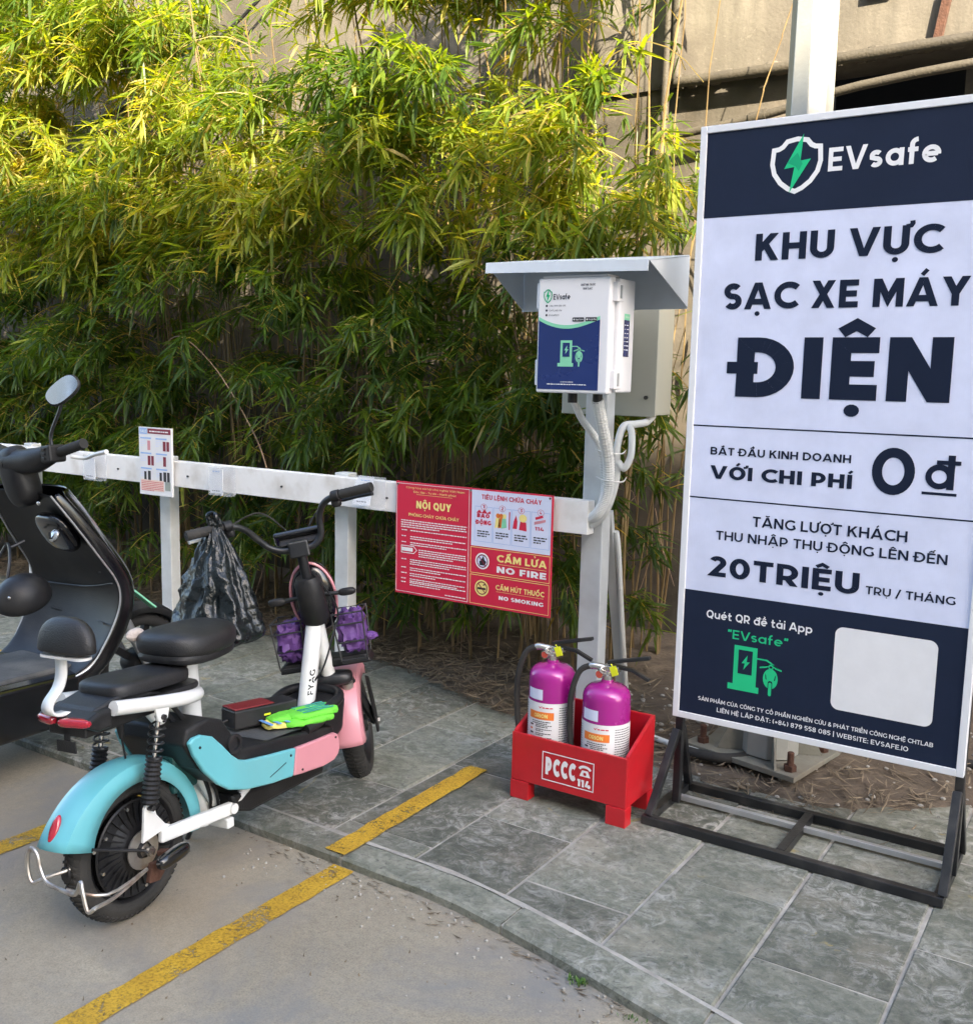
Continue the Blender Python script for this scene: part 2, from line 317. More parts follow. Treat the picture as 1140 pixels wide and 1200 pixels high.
    def build(s, name, m, parent=None, world=True, smooth=False, bevel=0, sub=0, solid=0, seg=2):
        vs = s.v
        if parent is not None and world: I = INV[parent]; vs = [I @ v for v in vs]
        me = bpy.data.meshes.new(name); me.from_pydata([tuple(v) for v in vs], [], s.f); me.validate()
        import bmesh
        b = bmesh.new(); b.from_mesh(me); bmesh.ops.remove_doubles(b, verts=b.verts, dist=1e-6); bmesh.ops.recalc_face_normals(b, faces=b.faces); b.to_mesh(me); b.free()
        if smooth:
            me.polygons.foreach_set('use_smooth', [True]*len(me.polygons)); me.set_sharp_from_angle(angle=radians(42))
        me.materials.append(m); o = bpy.data.objects.new(name, me); COL.objects.link(o)
        if parent is not None:
            o.parent = parent; INV[o] = INV[parent]
        else: INV[o] = Matrix.Identity(4)
        if solid: md = o.modifiers.new('s', 'SOLIDIFY'); md.thickness = solid; md.offset = 0
        if sub: md = o.modifiers.new('u', 'SUBSURF'); md.levels = sub; md.render_levels = sub
        if bevel: md = o.modifiers.new('b', 'BEVEL'); md.width = bevel; md.segments = seg; md.limit_method = 'ANGLE'; md.angle_limit = radians(35)
        return o
def catmull(P, R, k):
    o = []; ro = []; n = len(P)
    for i in range(n-1):
        p0, p1, p2, p3 = P[max(i-1, 0)], P[i], P[i+1], P[min(i+2, n-1)]
        for j in range(k):
            t = j/k; o.append(.5*((2*p1)+(p2-p0)*t+(2*p0-5*p1+4*p2-p3)*t*t+(3*p1-p0-3*p2+p3)*t**3)); ro.append(R[i]*(1-t)+R[i+1]*t)
    o.append(P[-1]); ro.append(R[-1]); return o, ro
def rot(ax, deg): return Matrix.Rotation(radians(deg), 3, ax)
def rrect(x0, y0, x1, y1, r, n=5):
    o = []
    for cx, cy, a in ((x1-r, y0+r, -90), (x1-r, y1-r, 0), (x0+r, y1-r, 90), (x0+r, y0+r, 180)):
        for k in range(n+1):
            t = radians(a+90*k/n); o.append((cx+r*cos(t), cy+r*sin(t)))
    return o

# ------------------------------------------------------------------ stroke lettering (own geometric bold face)
def arc(cx, cy, rx, ry, a0, a1, n=14):
    return [(cx+rx*cos(radians(a0+(a1-a0)*k/n)), cy+ry*sin(radians(a0+(a1-a0)*k/n))) for k in range(n+1)]
def glyph(c, w):
    h = w/2; T = 1-h; B = h; mid = .5
    def bx(W): return h, W-h
    c_ = c
    if c in 'OQ0':
        W = .86 if c != '0' else .70; L, R = bx(W); g = [(arc(W/2, .5, W/2-h, .5-h, 0, 360, 28), 1, 0)]
        if c == 'Q': g.append(([(W*.55, .25), (W*.85, -.05)], 0, 0))
        return W, g
    if c == 'C' or c == 'G':
        W = .78; r = .5-h; g = [(arc(.5, .5, r, r, 45, 315, 22), 0, 0)]
        if c == 'G': g[0] = (arc(.5, .5, r, r, 45, 318, 22)+[(W-h, .5)], 0, 0)
        return W+(.04 if c == 'G' else 0), g
    if c == 'I': return w+.0, [([(h, 0), (h, 1)], 0, 0)]
    if c == 'L': W = .58; return W, [([(h, 1), (h, B), (W, B)], 0, 0)]
    if c == 'T': W = .66; return W, [([(0, T), (W, T)], 0, 0), ([(W/2, 0), (W/2, T)], 0, 0)]
    if c == 'E': W = .60; return W, [([(W, T), (h, T), (h, B), (W, B)], 0, 0), ([(h, mid), (W*.92, mid)], 0, 0)]
    if c == 'F': W = .58; return W, [([(W, T), (h, T), (h, 0)], 0, 0), ([(h, .47), (W*.92, .47)], 0, 0)]
    if c == 'H': W = .76; return W, [([(h, 0), (h, 1)], 0, 0), ([(W-h, 0), (W-h, 1)], 0, 0), ([(h, mid), (W-h, mid)], 0, 0)]
    if c == 'N': W = .76; return W, [([(h, 0), (h, 1)], 0, 0), ([(W-h, 0), (W-h, 1)], 0, 0), ([(h*.9, 1.02), (W-h*.9, -.02)], 0, 1)]
    if c == 'M': W = .92; return W, [([(h, 0), (h, 1)], 0, 0), ([(W-h, 0), (W-h, 1)], 0, 0), ([(h, 1.05), (W/2, .26), (W-h, 1.05)], 0, 1)]
    if c in 'AÆ': W = .88; return W, [([(h*.85-.02, -.05), (W/2, 1.05), (W-h*.85+.02, -.05)], 0, 1), ([(W*.22, .28), (W*.78, .28)], 0, 0)]
    if c == 'V': W = .86; return W, [([(h*.85-.02, 1.05), (W/2, -.05), (W-h*.85+.02, 1.05)], 0, 1)]
    if c == 'W': W = 1.18; return W, [([(h*.8-.02, 1.05), (W*.28, -.05), (W/2, .95), (W*.72, -.05), (W-h*.8+.02, 1.05)], 0, 1)]
    if c == 'X': W = .78; return W, [([(h, 1.05), (W-h, -.05)], 0, 1), ([(W-h, 1.05), (h, -.05)], 0, 1)]
    if c == 'Y': W = .78; return W, [([(h*.8, 1.05), (W/2, .42), (W-h*.8, 1.05)], 0, 1), ([(W/2, 0), (W/2, .44)], 0, 0)]
    if c == 'K': W = .74; return W, [([(h, 0), (h, 1)], 0, 0), ([(W-h*.9, 1.05), (h*1.2, .40)], 0, 1), ([(W*.42, .6), (W-h*.7, -.05)], 0, 1)]
    if c == 'U': W = .74; r = W/2-h; return W, [([(h, 1), (h, r+h)]+arc(W/2, r+h, r, r, 180, 360, 16)+[(W-h, r+h), (W-h, 1)], 0, 0)]
    if c == 'D': W = .80; r = .5-h; x = W-h-r; return W, [([(x, T), (h, T), (h, B), (x, B)]+arc(x, .5, r, r, -90, 90, 16), 1, 0)]
    if c == 'P': W = .68; r = .33-h*.55; x = W-h-r; return W, [([(h, 0), (h, T), (x, T)]+arc(x, T-r, r, r, 90, -90, 12)+[(h, T-2*r)], 0, 0)]
    if c == 'R': W = .70; r = .33-h*.55; x = W-h-r; return W, [([(h, 0), (h, T), (x, T)]+arc(x, T-r, r, r, 90, -90, 12)+[(h, T-2*r)], 0, 0), ([(W*.48, .36), (W-h*.8, -.05)], 0, 1)]
    if c == 'B': W = .72; r = (1-w)/4; x = W-h-r; return W, [([(x-.02, mid), (h, mid), (h, T), (x-.03, T)]+arc(x-.03, T-r, r, r, 90, -90, 10), 0, 0), ([(h, mid), (h, B), (x, B)]+arc(x, B+r, r, r, -90, 90, 10), 0, 0)]
    if c == 'S':
        W = .64; r = (1-w)/4; rx = W/2-h
        return W, [(arc(W/2, T-r, rx, r, 35, 180, 12)+arc(W/2, T-r, rx, r, 180, 270, 6)[1:-1]+[(W/2, mid)]+arc(W/2, B+r, rx, r, 90, -145, 18)[1:], 0, 0)]
    if c == '2': W = .60; r = W/2-h; return W, [(arc(W/2, T-r, r, r, 160, -35, 14)+[(h*1.3, B), (W, B)], 0, 0)]
    if c == '1': W = .36; return W, [([(W-h, 0), (W-h, T), (0, T)], 0, 0)]
    if c == '3': W = .60; return W, [([(0.02, T), (W-h, T), (W*.45, .58)]+arc(W/2-.02, .3, W/2-h+.02, .3-h, 90, -140, 14), 0, 0)]
    if c == '4': W = .70; return W, [([(W*.48, 1.05), (h, .25), (W, .25)], 0, 1), ([(W*.72, 0), (W*.72, .5)], 0, 0)]
    if c == '5': W = .60; return W, [([(W-.05, T), (h*1.4, T), (h, .55), (W*.45, .58)]+arc(W/2-.02, .31, W/2-h+.02, .31-h, 80, -140, 14), 0, 0)]
    if c == '6': W = .64; return W, [(arc(W/2, .32, W/2-h, .32-h, 0, 360, 18), 1, 0), (arc(W/2+.05, .5, W/2-h+.05, .5-h, 180, 60, 10), 0, 0)]
    if c == '9': W = .64; return W, [(arc(W/2, .68, W/2-h, .32-h, 0, 360, 18), 1, 0), (arc(W/2-.05, .5, W/2-h+.05, .5-h, 0, -120, 10), 0, 0)]
    if c == '7': W = .60; return W, [([(0, T), (W-h, T), (W*.35, -.05)], 0, 1)]
    if c == '8': W = .64; return W, [(arc(W/2, .735, W/2-h-.02, .265-h*.8, 0, 360, 18), 1, 0), (arc(W/2, .28, W/2-h, .28-h*.9, 0, 360, 18), 1, 0)]
    if c == '/': return .45, [([(0.05, -.08), (.40, 1.05)], 0, 0)]
    if c == '|': return w, [([(h, -.15), (h, 1.1)], 0, 0)]
    if c == '-': return .36, [([(0, .38), (.36, .38)], 0, 0)]
    if c == '+': return .5, [([(0, .45), (.5, .45)], 0, 0), ([(.25, .2), (.25, .7)], 0, 0)]
    if c == '(': return .3, [(arc(.45, .5, .4, .62, 130, 230, 8), 0, 0)]
    if c == ')': return .3, [(arc(-.15, .5, .4, .62, 50, -50, 8), 0, 0)]
    if c == '.': return w, [([(h, 0), (h, w)], 0, 0)]
    if c == ',': return w, [([(h, w), (h*.6, -w*.8)], 0, 0)]
    if c == ':': return w, [([(h, 0), (h, w)], 0, 0), ([(h, .5), (h, .5+w)], 0, 0)]
    if c == '&': return .72, [([(.68, .02), (.2, .62)]+arc(.34, .78, .16, .15, 200, -30, 8)+[(.14, .40)]+arc(.30, .26, .22, .2, 150, 330, 10)+[(.66, .42)], 0, 0)]
    if c in '“”"': return .34, [([(.08, .72), (.12, 1)], 0, 0), ([(.26, .72), (.30, 1)], 0, 0)]
    # lowercase, x-height .72
    X = .72; XT = X-h; r = X/2-h; cw = X
    ring = (arc(X/2, X/2, r, r, 0, 360, 22), 1, 0)
    if c == 'o': return X, [ring]
    if c == 'a': return X+.0, [ring, ([(X-h, 0), (X-h, X)], 0, 0)]
    if c in 'dq': return X, [ring, ([(X-h, 0 if c == 'd' else -.28), (X-h, 1.02 if c == 'd' else X)], 0, 0)]
    if c in 'bp': return X, [ring, ([(h, 0 if c == 'b' else -.28), (h, 1.02 if c == 'b' else X)], 0, 0)]
    if c == 'g': return X, [ring, ([(X-h, X), (X-h, -.05)]+arc(X/2, -.05, r, .2, 0, -140, 8), 0, 0)]
    if c == 'e': return X, [([(h*1.2, X/2), (X-h*1.2, X/2)], 0, 0), (arc(X/2, X/2, r, r, -8, 310, 20), 0, 0)]
    if c == 'c': return X*.9, [(arc(X/2, X/2, r, r, 48, 312, 18), 0, 0)]
    if c == 'f': return .46, [(arc(.40, .84-h*.4, .22, .2, 90, 180, 6)+[(.18, 0)], 0, 0), ([(0.02, .60), (.42, .60)], 0, 0)]
    if c == 't': return .46, [([(.17, .95), (.17, .2)]+arc(.36, .22, .19, .22-h, 180, 290, 6), 0, 0), ([(0, .62), (.42, .62)], 0, 0)]
    if c == 'h': return .66, [([(h, 0), (h, 1.02)], 0, 0), ([(h, .36)]+arc(.33, .40, .33-h, X-.40-h, 180, 0, 12)+[(.66-h, 0)], 0, 0)]
    if c == 'n': return .66, [([(h, 0), (h, X)], 0, 0), ([(h, .36)]+arc(.33, .40, .33-h, X-.40-h, 180, 0, 12)+[(.66-h, 0)], 0, 0)]
    if c == 'm': return .98, [([(h, 0), (h, X)], 0, 0), (arc(.27, .42, .27-h, .3-h, 180, 0, 8)+[(.49, 0)], 0, 0), (arc(.74, .42, .25, .3-h, 180, 0, 8)+[(.98-h, 0)], 0, 0)]
    if c == 'u': return .66, [([(h, X), (h, .33)]+arc(.33, .33, .33-h, .33-h, 180, 360, 12)+[(.66-h, X)], 0, 0), ([(.66-h, 0), (.66-h, .4)], 0, 0)]
    if c == 'i': return w, [([(h, 0), (h, X)], 0, 0), ([(h, .86), (h, .86+w)], 0, 0)]
    if c == 'l': return w, [([(h, 0), (h, 1.02)], 0, 0)]
    if c == 'r': return .42, [([(h, 0), (h, X)], 0, 0), (arc(.36, .42, .3-h, .3-h, 180, 90, 6), 0, 0)]
    if c == 's': q = (X-w)/4; return .52, [(arc(.26, XT-q, .26-h, q, 35, 180, 8)+[(.1, XT-q*1.6), (.26, X/2)]+arc(.26, h+q, .26-h, q, 90, -145, 12)[1:], 0, 0)]
    if c == 'k': return .62, [([(h, 0), (h, 1.02)], 0, 0), ([(.56, .72), (.14, .28)], 0, 0), ([(.3, .42), (.58, 0)], 0, 0)]
    if c == 'v': return .62, [([(.07, .74), (.31, 0), (.55, .74)], 0, 0)]
    if c == 'y': return .62, [([(.07, .74), (.33, .05)], 0, 0), ([(.57, .74), (.25, -.26)], 0, 0)]
    if c == 'x': return .6, [([(.05, .73), (.55, 0)], 0, 0), ([(.55, .73), (.05, 0)], 0, 0)]
    return .4, []
def strip(pts, closed, w):
    P = [Vector(p) for p in pts]; q = [P[0]]
    for p in P[1:]:
        if (p-q[-1]).length > 1e-4: q.append(p)
    P = q; n = len(P)
    if closed and (P[0]-P[-1]).length < 1e-4: P.pop(); n -= 1
    Lf, Rt = [], []
    for i in range(n):
        a = P[(i-1) % n] if (closed or i > 0) else None; b = P[(i+1) % n] if (closed or i < n-1) else None
        d1 = (P[i]-a).normalized() if a is not None else None; d2 = (b-P[i]).normalized() if b is not None else None
        if d1 is None: d1 = d2
        if d2 is None: d2 = d1
        n1 = Vector((-d1.y, d1.x)); n2 = Vector((-d2.y, d2.x)); m = n1+n2
        m = n1 if m.length < 1e-3 else m.normalized(); k = 1/max(.34, m.dot(n1))
        Lf.append(P[i]+m*k*w/2); Rt.append(P[i]-m*k*w/2)
    N = n if closed else n-1
    return [(Lf[i], Lf[(i+1) % n], Rt[(i+1) % n], Rt[i]) for i in range(N)]
def clipq(poly, lo, hi):
    for s, lim in ((1, hi), (-1, -lo)):
        out = []
        for i in range(len(poly)):
            a, b = poly[i], poly[(i+1) % len(poly)]; da, db = lim-s*a.y, lim-s*b.y
            if da >= 0: out.append(a)
            if da*db < 0: out.append(a+(b-a)*(da/(da-db)))
        poly = out
        if len(poly) < 3: return []
    return poly
def lay(sx, w, track=.12):
    """lay out a line of text: list of polygons with a layer number; cap height 1"""
    x = 0; out = []; k = 0
    for ch in sx:
        if ch == ' ': x += .34; continue
        d = unicodedata.normalize('NFD', ch); base = d[0]; marks = d[1:]; bar = None
        if base in 'đĐ': bar = base; base = 'd' if base == 'đ' else 'D'
        W, gs = glyph(base, w)
        for pts, closed, cl in gs:
            for q in strip(pts, closed, w):
                q = list(q)
                if cl: q = clipq(q, 0, 1)
                if q: out.append(([Vector((v.x+x, v.y)) for v in q], k % 5))
            k += 1
        up = 1 if base.isupper() else .74
        cxm = x+W/2; mw = w*.62
        def st(pts, ww=mw, closed=0):
            for q in strip(pts, closed, ww): out.append(([Vector((v.x, v.y)) for v in q], 5))
        top = up+.10; stack = '\u0302' in marks or '\u0306' in marks or '\u031b' in marks
        for mk_ in marks:
            if mk_ == '\u0302': st([(cxm-.19, up+.07), (cxm, up+.20), (cxm+.19, up+.07)], mw*1.1)
            elif mk_ == '\u0306': st(arc(cxm, up+.20, .15, .10, 190, 350, 8))
            elif mk_ == '\u0323': out.append(([Vector(v) for v in arc(cxm, -.17, w*.36+.01, w*.36+.01, 0, 360, 14)[:-1]], 5))
            elif mk_ == '\u031b':
                xx = x+W-w*.3; st([(xx-.05, up-.04), (xx+.09, up-.02), (xx+.13, up+.06), (xx+.12, up+.15)], mw*1.05)
            elif mk_ == '\u0301': dx = .16 if '\u0302' in marks else 0; st([(cxm-.05+dx, up+.08+.08*bool(dx)), (cxm+.1+dx, up+.27+.08*bool(dx))])
            elif mk_ == '\u0300': dx = .16 if '\u0302' in marks else 0; st([(cxm+.05+dx, up+.08+.08*bool(dx)), (cxm-.1+dx, up+.27+.08*bool(dx))])
            elif mk_ == '\u0309': dy = .14 if stack else 0; st([(cxm-.06, up+.22+dy)]+arc(cxm+.01, up+.20+dy, .07, .06, 140, -60, 6)+[(cxm+.01, up+.07+dy)], mw*.8)
            elif mk_ == '\u0303': st([(cxm-.16, up+.10), (cxm-.06, up+.18), (cxm+.06, up+.11), (cxm+.16, up+.19)])
        if bar: 
            if bar == 'Đ': st([(x-.14, .49), (x+.30, .49)], w*.8)
            else: st([(x+W-w-.28, .84), (x+W+.12, .84)], w*.75)
        x += W+track
    return out, x-track
class Plane:
    """a flat face things are printed on: u right, v up, n outward"""
    def __init__(s, o, u=(1, 0, 0), v=(0, 0, 1)):
        s.o = Vector(o); s.u = Vector(u).normalized(); s.v = Vector(v).normalized(); s.n = s.u.cross(s.v)
    def __call__(s, x, y, h=0): return s.o+s.u*x+s.v*y+s.n*h
def write(pl, txt, x0, x1, y, H, m, parent, w=.2, h=.0012, name='lettering', dy=0., curve=None):
    polys, W = lay(txt, w); k = (x1-x0)/W; mb = MB()
    for qi, (q, l) in enumerate(polys):
        f = curve or pl
        vs = [f(x0+p.x*k, y+p.y*H+dy*(p.x/W), h+(qi*5 % 13)*.00003) for p in q]; mb.add(vs, [tuple(range(len(vs)))])
    return mb.build(name, m, parent)
def patch(pl, poly, m, parent, name='print_field', h=.0008, curve=None):
    mb = MB(); f = curve or pl; mb.add([f(x, y, h) for x, y in poly], [tuple(range(len(poly)))]); return mb.build(name, m, parent)
def rect(x0, y0, x1, y1): return [(x0, y0), (x1, y0), (x1, y1), (x0, y1)]
def outline(pl, poly, w, m, parent, name='print_line', h=.0012, closed=1):
    mb = MB()
    for q in strip(poly, closed, w): mb.add([pl(v.x, v.y, h) for v in q], [(0, 1, 2, 3)])
    return mb.build(name, m, parent)
SHIELD = [(0, .86), (.10, .80), (.20, .83), (.27, .93), (.5, .99), (.73, .93), (.80, .83), (.90, .80), (1, .86)]
def shield_poly(x0, y0, x1, y1):
    base = [(.5, 1.), (.70, .965), (.78, .87), (.86, .83), (.96, .82), (.98, .55), (.93, .36), (.80, .18), (.64, .06), (.5, .0), (.36, .06), (.20, .18), (.07, .36), (.02, .55), (.04, .82), (.14, .83), (.22, .87), (.30, .965)]
    return [(x0+(x1-x0)*a, y0+(y1-y0)*b) for a, b in base]
def bolt_poly(x0, y0, x1, y1):
    b = [(.66, 1.), (.10, .42), (.42, .44), (.30, 0.), (.92, .56), (.60, .54)]
    return [(x0+(x1-x0)*a, y0+(y1-y0)*c) for a, c in b]
def emblem(pl, x0, y0, x1, y1, m_sh, m_b, m_b2, parent, wd):
    outline(pl, shield_poly(x0, y0, x1, y1), wd, m_sh, parent, 'logo')
    w = x1-x0; patch(pl, bolt_poly(x0+w*.2, y0-.02*w, x1-w*.16, y1+(y1-y0)*.09), m_b, parent, 'logo', .0020)
    c = ((x0+x1)/2, (y0+y1)/2)
    patch(pl, [(c[0]-w*.18, c[1]+w*.06), (c[0]+w*.02, c[1]+w*.24), (c[0]+w*.13, c[1]+w*.02), (c[0]+w*.06, c[1]-w*.12), (c[0]-.01*w, c[1]-w*.02)], m_b2, parent, 'logo', .0024)
def pump_icon(pl, x0, y0, s, m, mbk, parent):
    """charging pillar and small scooter seen from the front; s = overall width"""
    def R(a, b, c, d): return rect(x0+a*s, y0+b*s, x0+c*s, y0+d*s)
    def P_(poly, mm=m, h=.0012): patch(pl, [(x0+a*s, y0+b*s) for a, b in poly], mm, parent, 'icon', h)
    patch(pl, R(.10, .10, .56, .90), m, parent, 'icon', .0012); patch(pl, R(.0, .0, .62, .12), m, parent, 'icon', .0014)
    patch(pl, R(.19, .34, .47, .82), mbk, parent, 'icon', .0018)
    P_([(a*.2+.24, b*.3+.43) for a, b in bolt_poly(0, 0, 1, 1)], m, .0022)
    P_([(.56, .68), (.74, .68), (.90, .60), (.90, .63), (.76, .71), (.56, .71)])
    P_([(.62, .52), (.76, .55), (.84, .64), (.92, .55), (1.05, .52), (1.05, .55), (.92, .585), (.84, .60), (.76, .585), (.62, .55)], m, .0013)
    P_(arc(.84, .34, .145, .20, 0, 360, 20)[:-1], m, .0014)
    P_([(.735, .44), (.755, .40), (.770, .31), (.745, .33)], mbk, .0018); P_([(.945, .44), (.925, .40), (.910, .31), (.935, .33)], mbk, .0018)
    P_(arc(.84, .575, .055, .05, 0, 360, 12)[:-1], m, .0016); P_(arc(.84, .575, .028, .025, 0, 360, 10)[:-1], mbk, .0024)
    P_(rrect(.795, .0, .885, .30, .04, 4), mbk, .0017); P_(rrect(.81, .0, .87, .27, .03, 4), m, .0021)
def scribble(pl, x0, x1, y, h, m, parent, n=1, gap=.01, seed=1, name='small_print', w=.2):
    """rows of tiny print too small to read in the photograph: word-sized dashes"""
    rr = random.Random(seed); mb = MB()
    for k in range(n):
        x = x0; yy = y-k*gap; xe = x1 if k < n-1 or n == 1 else x0+(x1-x0)*rr.uniform(.45, .95)
        while x < xe-h:
            L_ = min(rr.uniform(1.6, 4.5)*h, xe-x)
            mb.add([pl(x, yy, .0013), pl(x+L_, yy, .0013), pl(x+L_, yy+h, .0013), pl(x, yy+h, .0013)], [(0, 1, 2, 3)]); x += L_+h*.6
    return mb.build(name, m, parent)

# ------------------------------------------------------------------ ground
ZR = -.03
def struct(o): o['kind'] = 'structure'; return o
def ground():
    mb = MB(); mb.add([(-60, -60, ZR), (60, -60, ZR), (60, 60, ZR), (-60, 60, ZR)], [(0, 1, 2, 3)])
    struct(mb.build('road', M_asph))
ground()
def kerb_out(x):
    if x < -1.65: return 2.24
    return 2.24 - .205*(x+1.65)**1.35 if x < .6 else 2.24-.205*(2.25)**1.35
KW = .118
TX0 = -2.13-.3475*20
def pavement():
    xs = np.arange(-9.2, 3.01, .15); mb = MB(); vs = []; fs = []
    for x in xs:
        y0 = kerb_out(x)+.006; vs += [(x, y0, ZR-.05), (x, y0, -.005), (x, 6.0, -.005)]
    for i in range(len(xs)-1):
        a = i*3; fs += [(a, a+3, a+4, a+1), (a+1, a+4, a+5, a+2)]
    mb.add(vs, fs); pv = struct(mb.build('pavement', M_grout)); rr = random.Random(3)
    # slate tiles: strips running away from the kerb, joints staggered
    xl = [-9.08+.3475*k for k in range(40)]; off = {}
    for k in range(len(xl)-1):
        x0, x1 = xl[k]+.006, xl[k+1]-.006; par = (k % 2)
        st = 2.46 if par == 0 else 2.755
        ylist = [st+.31*0-.61] + [st+.61*j for j in range(0, 4)]
        for j in range(len(ylist)-1):
            a, b = ylist[j]+.006, ylist[j+1]-.006
            ylo = [kerb_out(x)+KW+.008 for x in (x0, x1)]
            a0, a1 = max(a, ylo[0]), max(a, ylo[1])
            if b-min(a0, a1) < .03: continue
            if a0 > b-.02 or a1 > b-.02: continue
            q = [(x0+rr.uniform(-.002, .002), a0), (x1+rr.uniform(-.002, .002), a1), (x1, b), (x0, b)]
            t = MB(); zt = rr.uniform(-.0015, .0025); n = 4; ins = .004
            cxx = sum(p[0] for p in q)/4; cyy = sum(p[1] for p in q)/4
            lo = [(p[0], p[1], -.02) for p in q]; mi = [(p[0], p[1], zt-.003) for p in q]
            hi = [(p[0]+math.copysign(ins, cxx-p[0]), p[1]+math.copysign(ins, cyy-p[1]), zt+rr.uniform(-.001, .0022)) for p in q]
            t.add(lo+mi+hi, [(0,1,5,4),(1,2,6,5),(2,3,7,6),(3,0,4,7),(4,5,9,8),(5,6,10,9),(6,7,11,10),(7,4,8,11),(8,9,10,11)])
            t.build('tile', M_slate, pv)
    # kerb stones
    x = -9.1; 
    marks = []
    while x < 2.6: marks.append(x); x += .62
    sh = min(marks, key=lambda m: abs(m+1.357)); marks = [m-(sh+1.357) for m in marks]
    for k in range(len(marks)-1):
        x0, x1 = marks[k]+.005, marks[k+1]-.005; t = MB(); n = 4; vs = []
        zt = .001+rr.uniform(-.002, .002)
        for i in range(n+1):
            xx = x0+(x1-x0)*i/n; yo = kerb_out(xx); yi = yo+KW; j = rr.uniform(-.002, .002)
            vs += [(xx, yo, ZR-.03), (xx, yo+j, zt-.008), (xx, yo+.008+j, zt), (xx, yi-.004, zt), (xx, yi, -.02)]
        fs = [(i*5+q, (i+1)*5+q, (i+1)*5+q+1, i*5+q+1) for i in range(n) for q in range(4)] + [(0, 1, 2, 3, 4), tuple(n*5+q for q in (4, 3, 2, 1, 0))]
        t.add(vs, fs); t.build('kerb_stone', M_slate, pv)
    # smeared mortar ridge between kerb and tiles
    t = MB(); vs = []; fs = []; xs = np.arange(-9, 2.5, .02)
    for i, xx in enumerate(xs):
        yc = kerb_out(xx)+KW+.004; w = .006+.014*max(0, noise.noise(Vector((xx*7, 1, 0)))+.25)
        vs += [(xx, yc-w, .0022), (xx, yc, .0040+.002*noise.noise(Vector((xx*20, 5, 0)))), (xx, yc+w*.8, .0022)]
    for i in range(len(xs)-1): a = i*3; fs += [(a, a+3, a+4, a+1), (a+1, a+4, a+5, a+2)]
    t.add(vs, fs); t.build('mortar_joint', M_grout, pv, smooth=True)
    return pv
PV = pavement()
def lines():
    def ln(pts, w, z, lab):
        t = MB(); vs = []; fs = []; P = catmull([Vector((*p, 0)) for p in pts], [1]*len(pts), 40)[0]
        for i, p in enumerate(P):
            a, b = p.x-w/2+.007*noise.noise(Vector((p.y*14, p.x, 1))), p.x+w/2+.007*noise.noise(Vector((p.y*14, p.x, 7)))
            vs += [(a, p.y, z), (b, p.y, z)]
        for i in range(len(P)-1): fs.append((2*i, 2*i+1, 2*i+3, 2*i+2))
        t.add(vs, fs); o = t.build('parking_line', M_line); o['kind'] = 'structure'; o['label'] = lab
    ln([(-1.965, .2), (-1.965, 1.3), (-1.955, 2.232)], .085, ZR+.004, 'yellow parking line on the asphalt nearest the red trough')
    ln([(-2.005, 2.246), (-2.02, 3.08)], .082, .0075, 'short yellow line crossing the slate tiles beside the red trough')
    ln([(-2.93, .2), (-2.93, 1.2), (-2.92, 2.235)], .085, ZR+.004, 'yellow parking line on the asphalt left of the pink and cyan bike')
    ln([(-3.93, .2), (-3.93, 2.235)], .085, ZR+.004, 'yellow parking line on the asphalt under the black scooter')
    ln([(-4.9, 2.246), (-4.9, 3.1)], .085, .0075, 'short yellow line on the slate tiles behind the black scooter')
lines()
def soil_edge(x):
    pts = [(-9.5, 4.05), (-4.3, 4.02), (-3.1, 3.98), (-2.4, 3.72), (-1.9, 3.60), (-1.4, 3.50), (-1.15, 3.47), (-.85, 3.50), (-.6, 3.66), (-.4, 3.86), (.3, 3.95), (3, 4.0)]
    for (a, ya), (b, yb) in zip(pts, pts[1:]):
        if a <= x <= b: return ya+(yb-ya)*(x-a)/(b-a)
    return 4.
def soil_z(x, y):
    e = soil_edge(x)+.05*noise.noise(Vector((x*5, 0, 3))); d = y-e
    if d < 0: return -.02
    return min(.004+.10*d, .10)*1.0+.014*noise.noise(Vector((x*6, y*6, 0)))*min(1, d*8)+.006*noise.noise(Vector((x*23, y*23, 0)))*min(1, d*8)
def soil():
    xs = np.arange(-9.2, 3.0, .045); ys = np.arange(3.35, 5.5, .045); mb = MB()
    vs = [(x, y, soil_z(x, y)) for x in xs for y in ys]; n = len(ys)
    mb.add(vs, [(i*n+j, (i+1)*n+j, (i+1)*n+j+1, i*n+j+1) for i in range(len(xs)-1) for j in range(n-1)])
    struct(mb.build('soil_bed', M_soil, smooth=True))
soil()
